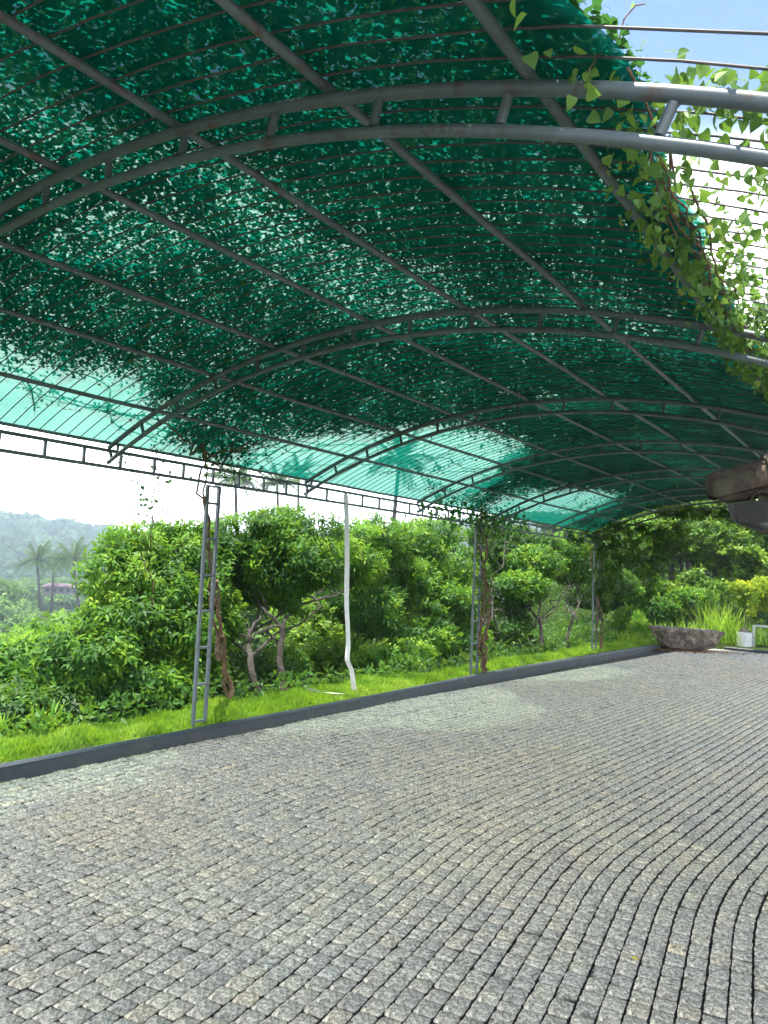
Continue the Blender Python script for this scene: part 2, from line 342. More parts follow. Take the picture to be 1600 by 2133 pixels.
def foliage(name, blobs, n, mat, parent, L=.13, Wd=.045, k=7, freq=1.3, thr=.42, seed=1, droop=.35, singles=0, shell=.22, cut=None):
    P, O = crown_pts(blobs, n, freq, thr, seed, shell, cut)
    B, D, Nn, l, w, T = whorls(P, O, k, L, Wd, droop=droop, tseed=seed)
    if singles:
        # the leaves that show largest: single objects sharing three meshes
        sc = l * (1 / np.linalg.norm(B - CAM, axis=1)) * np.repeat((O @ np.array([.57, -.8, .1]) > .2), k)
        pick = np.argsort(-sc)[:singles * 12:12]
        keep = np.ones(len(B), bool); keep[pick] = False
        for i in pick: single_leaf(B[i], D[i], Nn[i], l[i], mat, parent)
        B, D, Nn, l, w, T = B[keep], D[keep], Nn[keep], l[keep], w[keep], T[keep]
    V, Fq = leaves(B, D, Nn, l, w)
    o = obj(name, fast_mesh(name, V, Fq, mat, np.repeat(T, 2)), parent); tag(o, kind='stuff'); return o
LEAFM = {}
def single_leaf(p, d, n, L, mat, parent, shape='lance'):
    key = (mat.name, shape, random.randrange(4))
    if key not in LEAFM:
        wd = .34 if shape == 'lance' else .86
        prof = [(0, 0), (.12, .55), (.35, 1), (.6, .8), (.85, .3), (1, 0)] if shape == 'lance' else [(.02, .45), (.04, .86), (.18, 1), (.36, .96), (.55, .76), (.74, .44), (.9, .13), (1, 0)]
        V = []; Fc = []
        for t, w in prof:
            V += [(t, w * wd / 2, .10 * w - .18 * t * t), (t, 0, -.18 * t * t), (t, -w * wd / 2, .10 * w - .18 * t * t)]
        for i in range(len(prof) - 1):
            a = i * 3; Fc += [(a, a + 1, a + 4, a + 3), (a + 1, a + 2, a + 5, a + 4)]
        tn = (.25, .45, .65, .9)[key[2]]
        LEAFM[key] = fast_mesh('leaf', V, Fc, mat, [tn] * len(Fc), smooth=True)
    d = d / np.linalg.norm(d); s = np.cross(n, d); s /= np.linalg.norm(s) + 1e-9; nn = np.cross(d, s)
    o = obj('leaf', LEAFM[key], parent)
    m = Matrix(((d[0], s[0], nn[0], p[0]), (d[1], s[1], nn[1], p[1]), (d[2], s[2], nn[2], p[2]), (0, 0, 0, 1)))
    o.matrix_local = m @ Matrix.Diagonal((L, L, L, 1)); return o
def curve(a, b, n=7, wob=.1, sag=0):
    a = np.array(a, float); b = np.array(b, float); t = np.linspace(0, 1, n)[:, None]
    off = np.cumsum(rng.normal(size=(n, 3)), 0); off -= off[0] + (off[-1] - off[0]) * t
    return a + (b - a) * t + off * wob * np.linalg.norm(b - a) / n + np.array([0, 0, 1]) * sag * (t * (1 - t)) * 4
def trunk_obj(bases, blobs, parent, r=.09, limbs=10, wob=.5, forks=None, mat=None):
    mb = MB()
    for bi, b in enumerate(bases):
        b = np.array(b, float); f = np.array(forks[bi], float) if forks else b + np.array([rng.uniform(-.3, .3), rng.uniform(-.3, .3), .9])
        r = r * .68 if bi == 0 else r; c = curve(b, f, 8, wob); rr = np.linspace(r, r * .62, 8); rr[0] *= 1.35
        mb.tube(c, rr, 8, jit=.08)
        for k in range(limbs):
            bl = blobs[rng.integers(len(blobs))]
            e = np.array(bl[0]) + rdir(1)[0] * np.array(bl[1]) * .75
            s = c[-1] if rng.random() < .65 else c[5]
            mid = (s + e) / 2 + rng.normal(size=3) * .12 + np.array([0, 0, -.15])
            c1 = np.concatenate([curve(s, mid, 5, wob), curve(mid, e, 6, wob)[1:]])
            mb.tube(c1, np.linspace(r * .40, r * .08, len(c1)), 6, jit=.06)
            for _ in range(2):
                e2 = e + rdir(1)[0] * np.array(bl[1]) * .45
                mb.tube(curve(c1[6], e2, 5, wob), np.linspace(r * .13, r * .04, 5), 4)
    return mb.build('trunk', mat or M['bark'], parent, smooth=True)

# ------------------------------------------------------------------ paving
mb = MB()
mb.add([(-5.45, -3.5, -.018), (1.2, -3.5, -.018), (1.2, 21.2, -.018), (-4.2, 21.4, -.018), (-5.2, 19.6, -.018)], [(0, 1, 2, 3, 4)])
pav = mb.build('paving', M['joint']); tag(pav, 'courtyard paved with rows of rough grey granite setts', kind='structure')
def gshift(y):
    y = np.asarray(y, float); t0 = math.tan(math.radians(-8.6)); t1 = math.tan(math.radians(3.4))
    s = np.clip((y - 4.0) / .95, 0, 1)
    # integral of the slope, which turns between y=4.0 and y=5.1
    return np.where(y < 4.0, t0 * (y - 4.0), np.where(y > 4.95, (t0 + t1) / 2 * .95 + t1 * (y - 4.95), t0 * (y - 4.0) + (t1 - t0) * .95 * s * s / 2))
def gslope(y):
    s = np.clip((np.asarray(y, float) - 4.0) / .95, 0, 1); t0 = math.tan(math.radians(-8.6)); t1 = math.tan(math.radians(3.4))
    return t0 + (t1 - t0) * s
PW = .0900
setts = []
for i in range(-62, 45):
    y = -.6 + rng.random() * .12
    dr = rng.normal() * .0008
    while y < 21.6:
        L = rng.uniform(.088, .124) if rng.random() > .08 else rng.uniform(.07, .095)
        yc = y + L / 2; x = i * PW * (1 + 0) + gshift(yc) + .05 + dr + math.sin(yc * 1.1 + i * .05) * .006
        y += L
        if x < kerb_x(yc) - .03 or x > .9: continue
        if yc < .9 and True:
            if yc < -.4: continue
        if yc > 21.0 - (x + 4.2) * .06 + (0 if x > -4.3 else (x + 4.3) * 1.9): continue
        # skip what lies well outside the picture on the near right
        vx = R.T @ np.array([x, yc, -1.65])
        if vx[2] < .5 or abs(vx[0] / vx[2]) > .62 or vx[1] / vx[2] > .80: continue
        setts.append((x, yc, L, vx[2]))
setts = np.array(setts); setts = setts[np.argsort(setts[:, 3])]
def sett_grid(k, seed):
    g = np.linspace(-.5, .5, k); X, Y = np.meshgrid(g, g, indexing='ij')
    return X, Y
def sett_geo(arr, k):
    """tops of k x k verts plus a skirt ring; returns V,F,tone"""
    n = len(arr); X, Y = sett_grid(k, 0); X = X.ravel(); Y = Y.ravel()
    edge = np.maximum(abs(X), abs(Y)) > .49
    xs = arr[:, 0][:, None]; ys = arr[:, 1][:, None]; L = arr[:, 2][:, None]
    sl = gslope(arr[:, 1])[:, None]
    wj = rng.uniform(-.0015, .0015, (n, 1)) + np.interp(arr[:, 1], [3.4, 5.5], [.0785, .0745])[:, None]; lj = L - rng.uniform(.006, .010, (n, 1)) - np.interp(arr[:, 1], [3.4, 6], [0, .004])[:, None]
    jx = rng.uniform(-.0022, .0022, (n, k * k)) * edge; jy = rng.uniform(-.0022, .0022, (n, k * k)) * edge
    px = X[None] * wj + jx; py = Y[None] * lj + jy
    # round corners
    cr = (abs(X) > .49) & (abs(Y) > .49); px = px * np.where(cr, .95, 1); py = py * np.where(cr, .97, 1)
    wx = xs + px + py * sl; wy = ys + py - px * sl
    hump = (1 - (2 * abs(X)) ** 2.6) * (1 - (2 * abs(Y)) ** 2.6)
    nn = vnoise(np.stack([wx, wy, wx * 0], -1), 34, 3) - .5
    n2 = vnoise(np.stack([wx, wy, wx * 0], -1), 80, 8) - .5
    tilt = rng.normal(size=(n, 1)) * .030 * px + rng.normal(size=(n, 1)) * .03 * py
    z = -.006 + hump[None] * .0052 + (nn * .010 + n2 * .006) * (1 - .55 * edge) + tilt + rng.normal(size=(n, 1)) * .0012
    top = np.stack([wx, wy, z], -1)
    ring = [i for i in range(k)] + [i * k + k - 1 for i in range(1, k)] + [(k - 1) * k + j for j in range(k - 2, -1, -1)] + [i * k for i in range(k - 2, 0, -1)]
    # ring walks: (0,0..k-1), then (i,k-1), then (k-1,j desc), then (i desc,0)
    sk = top[:, ring].copy(); sk[..., 2] = -.03
    V = np.concatenate([top, sk], 1); m = V.shape[1]; r = len(ring)
    F = [(i * k + j, (i + 1) * k + j, (i + 1) * k + j + 1, i * k + j + 1) for i in range(k - 1) for j in range(k - 1)]
    F += [(ring[a], ring[(a + 1) % r], k * k + (a + 1) % r, k * k + a) for a in range(r)]
    F = np.array(F)
    tone = np.clip(rng.beta(2.2, 2.6, n), 0, 1)
    return V, F, np.repeat(tone, len(F)), m
near = setts[:300]
V, F, T, m = sett_geo(near, 7); T = T.reshape(300, -1)
for i in range(300):
    c = np.array([near[i, 0], near[i, 1], 0])
    obj('sett', fast_mesh('sett', V[i] - c, F, M['granite'], T[i], smooth=True), pav, c)
for a, b, k in ((300, 2300, 6), (2300, 6000, 4), (6000, len(setts), 3)):
    V, F, T, m = sett_geo(setts[a:b], k)
    FF = (np.arange(V.shape[0])[:, None, None] * m + F[None]).reshape(-1, 4)
    o = obj('setts', fast_mesh('setts', V.reshape(-1, 3), FF, M['granite'], T, smooth=(k > 3)), pav); tag(o, kind='stuff')
print('setts', len(setts))
mb = MB(); mb.add([(1.2, -6, -.012), (7, -6, -.012), (7, 21, -.012), (1.2, 21, -.012)], [(0, 1, 2, 3)]); mb.add([(-5.4, -6, -.012), (1.2, -6, -.012), (1.2, -3.5, -.012), (-5.4, -3.5, -.012)], [(0, 1, 2, 3)])
tag(mb.build('bounce_slab', M['bounceconc']), 'unseen pale concrete slab added beside the granite yard to bounce light', kind='structure')  # added outside the view to bounce sunlight up under the canopy
# kerbs
def strip_solid(path, w, h, mat, name, z0=-.1, parent=None):
    path = np.array(path, float); T = np.gradient(path, axis=0); T /= np.linalg.norm(T, axis=1)[:, None]
    Nn = np.stack([-T[:, 1], T[:, 0]], 1); bv = .012
    prof = [(0, z0), (0, h - bv), (bv, h), (w - bv, h), (w, h - bv), (w, z0)]
    V = []; k = len(prof)
    for p, n in zip(path, Nn):
        for a, z in prof: V.append((p[0] + n[0] * a, p[1] + n[1] * a, z))
    Fc = [(i * k + j, i * k + j + 1, (i + 1) * k + j + 1, (i + 1) * k + j) for i in range(len(path) - 1) for j in range(k - 1)]
    Fc += [tuple(range(k)), tuple((len(path) - 1) * k + j for j in range(k))[::-1]]
    q = MB(); q.add(V, Fc); return q.build(name, mat, parent)
ys = np.linspace(-3.5, 19.4, 60)
ker = strip_solid(np.stack([kerb_x(ys) + rng.normal(size=60) * .002, ys], 1), .13, .10, M['kerb'], 'kerb')
tag(ker, 'dark slate painted kerb between the granite yard and the grass strip', kind='structure')
bk = strip_solid([(1.2, 21.0), (-1.5, 21.15), (-3.0, 21.2), (-4.1, 21.3)][::-1], .12, .05, M['kerb'], 'kerb')
tag(bk, 'low dark edging along the far end of the granite yard', kind='structure')

# ------------------------------------------------------------------ lawn strip
def lawn_z(x, y):
    y = np.asarray(y, float)
    m = fbm(P3(x, y), 3.4, 11, 2) * .20 - .05 + vnoise(P3(x, y), 1.1, 4) * .05
    return .045 + m * np.clip((kerb_x(y) - .13 - x) / .15, 0, 1) - np.clip(-6.1 - x, 0, 1) * .5
lx = np.linspace(0, 1, 22); ly = np.linspace(-1.5, 21, 240); LX, LY = np.meshgrid(lx, ly)
LXX = kerb_x(LY) - .131 - LX * (.80 + .08 * np.sin(LY * .9) + .25 * np.clip((LY - 10) / 8, 0, 1))
V = np.stack([LXX, LY, lawn_z(LXX, LY) - .03], -1); a, b = LX.shape; idx = np.arange(a * b).reshape(a, b)
F = np.stack([idx[:-1, :-1], idx[1:, :-1], idx[1:, 1:], idx[:-1, 1:]], -1).reshape(-1, 4)
lawn = obj('lawn_strip', fast_mesh('lawn_strip', V, F, M['lawnsoil'], smooth=True)); tag(lawn, 'bank of soil under the bright grass strip behind the kerb', kind='structure')
n = 125000
yy = -1.2 + 21.5 * rng.random(n) ** 1.5; w = rng.random(n); xx = kerb_x(yy) - .125 - w * (.78 + .08 * np.sin(yy * .9) + .25 * np.clip((yy - 10) / 8, 0, 1))
zz = lawn_z(xx, yy) - .035
h = rng.uniform(.04, .085, n) * (.55 + 1.1 * vnoise(P3(xx, yy), 5, 2)) * (1 + yy * .01)
D = P3(rng.normal(size=n) * .38, rng.normal(size=n) * .38, 1.0); cl = vnoise(P3(xx, yy), 6, 6) - .5; D[:, 0] += cl * 1.8; D[:, 1] += (vnoise(P3(xx, yy), 6, 16) - .5) * 1.8
T = np.clip(.45 + (fbm(P3(xx, yy), 2.4, 21, 3) - .5) * 2.2 + rng.normal(size=n) * .13, 0, 1)
V, F = quads_leaf(P3(xx, yy, zz), D, rdir(n), h, rng.uniform(.004, .007, n) * (1 + yy * .12))
g = obj('lawn_grass', fast_mesh('lawn_grass', V, F, M['grass'], T)); tag(g, 'bright lime green fine grass growing in soft mounds along the kerb', 'grass', kind='stuff')

# ------------------------------------------------------------------ canopy
AX, AZ, AR, DR = -2.859, -3.040, 6.298, .115
TY = [-.62, 1.77, 4.0, 6.577, 8.955, 11.32, 13.69, 16.05]
A0, A1, NE = -.470, .545, .375
def arc(r, a): return np.array([AX + r * math.sin(a), 0, AZ + r * math.cos(a)])
can = thing('shade_canopy', 'arched grey steel canopy with green shade net over the yard', 'canopy', (-5.66, 5.16, 0))
def child(mb, name, mat, par=None, smooth=True):
    m = mb.mesh(name, mat, smooth); o = obj(name, m, par or can)
    if par is None or par is can: m.transform(Matrix.Translation((5.66, -5.16, 0)))
    return o
aa = np.linspace(A0, A1, 46)
mb = MB(); mb.tube([arc(AR, a) for a in aa], .0205, 12); M_up = mb.mesh('upper_chord', M['steel'], True)
mb = MB(); mb.tube([arc(AR - DR, a) for a in np.linspace(A0 - .01, A1, 46)], .0178, 12); M_lo = mb.mesh('lower_chord', M['steel'], True)
mb = MB(); mb.tube([(0, 0, .018), (0, 0, DR - .02)], .0145, 8); M_st = mb.mesh('web_strut', M['steel'], True)
for ti, y in enumerate(TY):
    t = obj('arch_truss', M_up, can, (5.66, y - 5.16, 0))
    obj('lower_chord', M_lo, t)
    for a in np.arange(-.038 - .072 * 6, A1, .0717):
        if ti == 1 and False: continue
        p = arc(AR - DR, a); o = obj('web_strut', M_st, t, p); o.rotation_euler.y = a + rng.normal() * .03
EY = ([-4, 1.2, 1.5, 1.7, 2.0, 2.5, 3, 3.8, 6, 17], [.345, .350, .360, .372, .372, .355, .353, .346, .345, .345])
PURL = [-.468, -.374, -.262, -.155, -.092 + .03, .023 + .008, .10, .10]
PURL = [-.466, -.372, -.259, -.153, -.023 + .0, .093, .213, .326, .44]
Y0, Y1 = -.95, 16.2
mb = MB(); n = 24
for k, a in enumerate(PURL):
    mb = MB(); ys = np.linspace(Y0, Y1, n)
    rr = AR + .030
    mb.tube([arc(rr, a) + np.array([0, y, 0]) + np.array([0, 0, rng.normal() * .003]) for y in ys], .0165 if k else .014, 10)
    child(mb, 'purlin', M['steel'])
for k, y in enumerate(np.arange(-.85, 16.2, .1175)):
    mb = MB(); j = rng.normal(size=28) * .002
    mb.tube([arc(AR + .057 + j[i], a) + np.array([0, y + .006 * math.sin(i * .4 + k) + rng.normal() * .001, 0]) for i, a in enumerate(np.linspace(-.47, .54, 28))], .0040, 5)
    child(mb, 'roof_rod', M['rod'])
# eave beam (ladder truss) and posts
mb = MB(); mb.tube([(-5.66, Y0, 2.54), (-5.66, 3, 2.542), (-5.66, 9, 2.538), (-5.66, Y1, 2.54)], .019, square=True); beam = child(mb, 'eave_beam', M['steel'], smooth=False)
mb = MB(); mb.tube([(-5.66, Y0, 2.40), (-5.66, 5, 2.402), (-5.66, Y1, 2.40)], .019, square=True); lc = mb.mesh('lower_chord', M['steel']); lc.transform(Matrix.Translation((5.66, -5.16, 0))); obj('lower_chord', lc, beam)
mb = MB(); mb.tube([(0, 0, 2.412), (0, 0, 2.528)], .015, square=True); ms = mb.mesh('web_strut', M['steel'])
for y in np.arange(3.03 - .353 * 11, Y1, .353): obj('web_strut', ms, beam, (0, y - 5.16 + rng.normal() * .008, 0))
mb = MB(); mb.tube([(-5.66, Y0, 2.60), (-5.66, Y1, 2.60)], .001, 3)
for y, s, wd in ((5.165, .148, 1), (10.70, .20, 1), (16.05, .24, 1)):
    mb = MB()
    mb.tube([(0, -s / 2, -.15), (0, -s / 2, 2.378)], .0205, square=True); mleg = mb
    p = obj('post', mb.mesh('post', M['steel']), can, (0, y - 5.16, 0))
    mb = MB(); mb.tube([(0, s / 2, -.15), (0, s / 2, 2.378)], .0205, square=True); obj('post_leg', mb.mesh('post_leg', M['steel']), p)
    for z in np.arange(.115 if y < 6 else .2, 2.3, .348):
        mb = MB(); mb.tube([(0, -s / 2 + .016, z + .0), (0, s / 2 - .016, z + .0)], .015, square=True); obj('rung', mb.mesh('rung', M['steel']), p)
    mb = MB(); mb.tube([(0, -s / 2, 2.37), (0, s / 2, 2.37)], .012, square=True); obj('rung', mb.mesh('rung', M['steel']), p)
# short brackets between beam and eave purlin
for y in TY:
    mb = MB(); mb.tube([(0, 0, 2.558), (0, 0, 2.60)], .012, square=True)
    obj('bracket', mb.mesh('bracket', M['steel']), can, (0, y - 5.16 + .05, 0))
# net
na = np.linspace(-.474, NE, 70); ny = np.linspace(Y0, 16.0, 260); NA, NY = np.meshgrid(na, ny)
wav = (fbm(P3(NA * 6, NY), 2.2, 5, 3) - .5) * .02
edgew = (np.interp(NY, *EY) - NE + (vnoise(P3(NY, NY * 0), 2.5, 3) - .5) * .02) * np.clip((NA - .2) / (NE - .2), 0, 1)
NR = AR + .068 + wav * .6
V = np.stack([AX + NR * np.sin(NA + edgew), NY, AZ + NR * np.cos(NA + edgew)], -1)
a, b = NA.shape; idx = np.arange(a * b).reshape(a, b); F = np.stack([idx[:-1, :-1], idx[1:, :-1], idx[1:, 1:], idx[:-1, 1:]], -1).reshape(-1, 4)
mnet = fast_mesh('shade_net', V, F, M['net'], smooth=True); mnet.transform(Matrix.Translation((5.66, -5.16, 0))); obj('shade_net', mnet, can)

# ------------------------------------------------------------------ vines over the net
VE_Y = [-4, 2.3, 2.7, 3.0, 3.15, 3.4, 3.8, 4.1, 4.35, 4.5, 5.3, 5.6, 5.95, 6.5, 7.4, 8.3, 9.2, 9.9, 10.1, 10.9, 11.2, 12, 13.5, 14.3, 14.6, 15.6, 16.2]
VE_A = [-.33, -.345, -.33, -.32, -.345, -.30, -.335, -.355, -.37, -.462, -.462, -.40, -.35, -.285, -.20, -.17, -.22, -.30, -.45, -.46, -.34, -.28, -.25, -.30, -.45, -.46, -.46]
def vine_leaves(ylo, yhi, lai, L, layers=.16):
    area = (yhi - ylo) * AR * (NE + .47); n = int(area * lai * 1.0 / (L * L * .42))
    y = rng.uniform(ylo, yhi, n); a = rng.uniform(-.472, NE + .012, n)
    e = np.interp(y, VE_Y, VE_A); Pn = P3(a * AR, y)
    e = e + (fbm(Pn, 1.6, 31, 3) - .5) * .11
    dens = 1 / (1 + np.exp(-(a - e) / .008))
    # open runners trailing beyond the edge
    run = (abs(vnoise(Pn, 2.4, 44) - .5) < .035) & (a > e - .05)
    c = fbm(Pn * np.array([1, .75, 1]), 1.15, 51, 4)
    # thinner and speckled towards the left, thicker at the crown of the arch
    base = np.interp(a, [-.47, -.30, -.12, .08, .36], [.72, .85, .95, .96, .90])
    c2 = vnoise(Pn, 7.5, 61)
    keep = dens * np.clip((c - .22) * 4.2, .58, 1) * base * (.60 + .65 * c2)
    keep = np.maximum(keep, np.where(run, .25, 0)); eg = np.interp(y, *EY); keep = keep * (a < eg - .008)
    ok = rng.random(n) < keep
    y, a, = y[ok], a[ok]; n = ok.sum()
    r = AR + .088 + rng.random(n) ** 1.3 * layers * np.clip((np.interp(y, *EY) - a) / .08, .25, 1)
    P = np.stack([AX + r * np.sin(a), y, AZ + r * np.cos(a)], -1)
    up = np.stack([np.sin(a), 0 * a, np.cos(a)], -1)
    N = up + rng.normal(size=(n, 3)) * .40; D = rng.normal(size=(n, 3)) - up * .2; D -= N * (np.sum(D * N, 1) / np.sum(N * N, 1))[:, None]
    s = rng.uniform(.65, 1.2, n) * L
    T = np.clip(.45 + (vnoise(P, 2, 3) - .5) * .6 + rng.normal(size=n) * .17, 0, 1)
    return P, D, N, s, s * .88, T
vines = []
for (ylo, yhi, base, segs, lab) in (
    (-.9, 7.8, (-6.02, 5.89, .1), [(-.9, .9, 4.5, .055), (.9, 4.5, 4.7, .029), (4.5, 7.8, 4.7, .039)], 'leafy climbing vine rooted by the nearest post and covering the near half of the net'),
    (7.8, 13.1, (-5.62, 10.95, .1), [(7.8, 13.1, 5.0, .05)], 'climbing vine twisting up the middle lattice post onto the net'),
    (13.1, 16.2, (-5.6, 16.3, .1), [(13.1, 16.2, 4.5, .065)], 'dark bushy climbing vine on the farthest lattice post')):
    v = thing('climbing_vine', lab, 'vine', base, 'vines climbing the canopy posts'); vines.append(v)
    Ps = [vine_leaves(*s) for s in segs]
    arr = [np.concatenate(q) for q in zip(*Ps)]
    V, F = quads_leaf(*arr[:5])
    o = obj('foliage', fast_mesh('foliage', V - np.array(base), F, M['vineleaf'], arr[5]), v); tag(o, kind='stuff')
    print('vine', len(arr[0]))
def vstem(v, pts, r0, r1, n=9, name='stem', wob=.35):
    pts = [np.array(p, float) for p in pts]; c = [pts[0]]
    for a, b in zip(pts[:-1], pts[1:]): c += list(curve(a, b, n, wob)[1:])
    mb = MB(); mb.tube(np.array(c) - np.array(v.location), np.linspace(r0, r1, len(c)), 7, jit=.12); mb.build(name, M['vinebark'], v, smooth=True); return np.array(c)
def hung_leaves(v, path, n, L, mat, spread=.06, name='foliage', tonebias=0):
    k = rng.integers(0, len(path), n); P = path[k] + rng.normal(size=(n, 3)) * spread
    D = rng.normal(size=(n, 3)) + np.array([0, 0, -.7]); N = rng.normal(size=(n, 3)) * .6 + np.array([0, 0, 1])
    s = rng.uniform(.6, 1.15, n) * L; V, F = leaves(P - np.array(v.location), D, N, s, s * .8, .15)
    o = obj(name, fast_mesh(name, V, F, mat, np.repeat(np.clip(rng.normal(.5 + tonebias, .2, n), 0, 1), 2)), v); tag(o, kind='stuff'); return o
RP = []
for vi, (src, cnt) in enumerate((((5.0, 4.7, 5.3), 70), ((10.4, 10.8, 10.6), 34), ((15.4, 15.9), 18))):
    v = vines[vi]
    for k in range(cnt):
        y0 = src[k % len(src)] + rng.normal() * .15; a0 = -.455 + rng.random() ** 1.5 * (.25 if k % 3 else .6); th0 = rng.normal() * .9; pts = []
        if k % 3 == 0: y0 += rng.normal() * 1.6
        rr_ = AR + .085 + rng.random() * .05
        for j in range(rng.integers(26, 60)):
            a0 = min(a0 + math.cos(th0) * .0105, .34); y0 += math.sin(th0) * .07; th0 = th0 * .97 + rng.normal() * .22
            if y0 > 16 or y0 < .9: break
            pts.append((AX + rr_ * math.sin(a0), y0, AZ + rr_ * math.cos(a0)))
        if len(pts) > 5:
            mb = MB(); mb.tube(np.array(pts) - np.array(v.location), np.linspace(.0065, .002, len(pts)), 4, cap=False); mb.build('runner', M['vinebark'], v)
            RP.append((vi, np.array(pts)))
for vi in range(3):
    pp = np.concatenate([p for i, p in RP if i == vi]); pp = np.repeat(pp, 3, 0); pp = pp[rng.random(len(pp)) < np.clip(vnoise(pp, 4, 5) * 2 - .35, .05, 1)]; m_ = len(pp)
    ls = rng.uniform(.022, .042, m_) * (1, 1.3, 1.6)[vi]; V, F = quads_leaf(pp + rng.normal(size=(m_, 3)) * .022 - np.array(vines[vi].location), rng.normal(size=(m_, 3)), rng.normal(size=(m_, 3)) * .4 + np.array([-.2, 0, 1]), ls, ls * .8)
    tag(obj('runner_leaves', fast_mesh('runner_leaves', V, F, M['vineleaf'], rng.random(m_)), vines[vi]), kind='stuff')
v = vines[0]
vstem(v, [(-6.02, 5.89, .05), (-6.0, 5.78, .55), (-5.9, 5.60, .95), (-5.78, 5.40, 1.45)], .026, .018)
vstem(v, [(-6.04, 5.91, .05), (-5.96, 5.74, .58), (-5.92, 5.58, .90), (-5.75, 5.30, 1.5), (-5.70, 5.12, 2.1), (-5.66, 5.02, 2.62)], .022, .009)
vstem(v, [(-5.93, 5.66, .80), (-5.85, 5.5, 1.1), (-5.72, 5.2, 1.8), (-5.68, 5.05, 2.3), (-5.6, 4.98, 2.68)], .016, .007)
vstem(v, [(-5.98, 5.72, .62), (-6.02, 5.68, .78), (-5.9, 5.6, .9)], .034, .02, wob=.6)
for e in ((-5.2, 4.6), (-5.1, 5.3), (-5.4, 5.9), (-5.35, 4.2)): vstem(v, [(-5.64, 5.02, 2.62), (e[0], e[1], 2.83)], .011, .006, wob=.8, name='runner')
t1 = vstem(v, [(-5.66, 4.45, 2.62), (-5.68, 4.52, 2.3), (-5.69, 4.50, 1.95), (-5.72, 4.52, 1.5), (-5.8, 4.62, 1.2)], .006, .004, wob=.5, name='tendril')
hung_leaves(v, t1[:26], 60, .055, M['edgeleaf'], .045)
t2 = vstem(v, [(-5.66, 4.2, 2.55), (-5.68, 4.38, 2.2), (-5.7, 4.42, 2.02)], .004, .003, wob=.6, name='tendril')
hung_leaves(v, t2, 26, .05, M['vineleaf'], .03)
hung_leaves(v, np.array([(-5.63, 5.0 + i * .05, 2.70) for i in range(12)]), 220, .055, M['vineleaf'], .12)
v = vines[1]
for d in (0, .05, -.06): vstem(v, [(-5.62, 10.95 + d, .05), (-5.6, 10.8 + d, .6), (-5.63, 10.98 + d * 2, 1.2), (-5.6, 10.8, 1.8), (-5.62, 10.75 + d, 2.6)], .022, .015, wob=.5)
pth = np.array([(-5.62, 10.78 + .15 * math.sin(i), 1.2 + i * .06) for i in range(26)])
hung_leaves(v, pth, 260, .075, M['leafdark'], .13, tonebias=.1)
hung_leaves(v, np.array([(-5.66, 9.2 + i * .08, 2.52) for i in range(40)]), 700, .075, M['vineleaf'], .13)
v = vines[2]
for d in (0, .08): vstem(v, [(-5.6, 16.3 + d, .05), (-5.62, 16.1, 1.2), (-5.6, 16.0, 2.5)], .02, .015)
blob = [((-5.0, 16.1, 2.45), (.9, .5, .45)), ((-4.4, 16.2, 2.55), (.7, .5, .35)), ((-5.4, 16.0, 1.8), (.35, .4, .6)), ((-4.6, 16.2, 2.0), (.4, .3, .4)), ((-5.66, 15.2, 2.5), (.2, .9, .2)), ((-3.6, 16.2, 3.05), (.9, .3, .12))]
P, O = crown_pts([((b[0][0] + 5.6, b[0][1] - 16.3, b[0][2] - .1), b[1]) for b in blob], 620, 2, .40, 5)
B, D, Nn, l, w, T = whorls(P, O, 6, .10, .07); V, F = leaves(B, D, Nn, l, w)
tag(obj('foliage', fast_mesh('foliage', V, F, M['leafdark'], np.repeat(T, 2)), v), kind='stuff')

# vine trailing over the right edge of the net: single leaves near the camera
ev = thing('climbing_vine', 'fresh green heart-leaved vine spilling over the right edge of the net', 'vine', (.3, 4.6, 2.3), 'vines climbing the canopy posts')
evo = np.array(ev.location)
n = 34000
y = rng.uniform(1.2, 6.5, n); a = rng.uniform(.30, .52, n)
ec = np.interp(y, *EY) + (vnoise(P3(y, 0 * y), 2.2, 8) - .5) * .03
d1 = np.exp(-((a - ec) / .014) ** 2)
d2 = np.where(a > ec, np.interp(y, [1.2, 1.75, 1.85, 2.1, 2.3, 3.0, 3.6, 6.5], [0, 0, .75, .7, .30, .34, .70, .9]), 0) * (vnoise(P3(a * AR, y), 7, 12) > .46)
d1 = d1 * np.interp(y, [1.2, 1.5, 1.75, 2.0, 3], [.02, .05, .25, .7, 1.0])
d3 = (y > 1.75) * np.where((a < ec), np.exp((a - ec) / .012) * .25, 0) * (vnoise(P3(a * AR, y), 5, 15) > .6)
ok = rng.random(n) < np.maximum(np.maximum(d1 * .42, d2 * .75), d3) * .95
y, a = y[ok], a[ok]; n = len(y)
below = a < ec[ok] + .005
r = AR + np.where(below, rng.uniform(-.10, .05, n), rng.normal(size=n) * .035 + .06)
P = np.stack([AX + r * np.sin(a), y, AZ + r * np.cos(a)], -1)
D = rng.normal(size=(n, 3)) * .6 + np.array([.1, -.1, -.75]); N = rng.normal(size=(n, 3)) * .5 + np.array([-.45, -.6, .55])
s = rng.uniform(.024, .046, n)
order = np.argsort(np.linalg.norm(P - CAM, axis=1) / s); big = order[:280]; rest = order[280:]
for i in big: single_leaf(P[i] - evo, D[i], N[i], s[i], M['edgeleaf'], ev, 'heart')
V, F = hearts(P[rest] - evo, D[rest], N[rest], s[rest])
tag(obj('foliage', fast_mesh('foliage', V, F, M['edgeleaf'], np.repeat(np.clip(rng.normal(.45, .26, len(rest)), 0, 1), len(F) // len(rest)), smooth=True), ev), kind='stuff')
print('edge leaves', n)
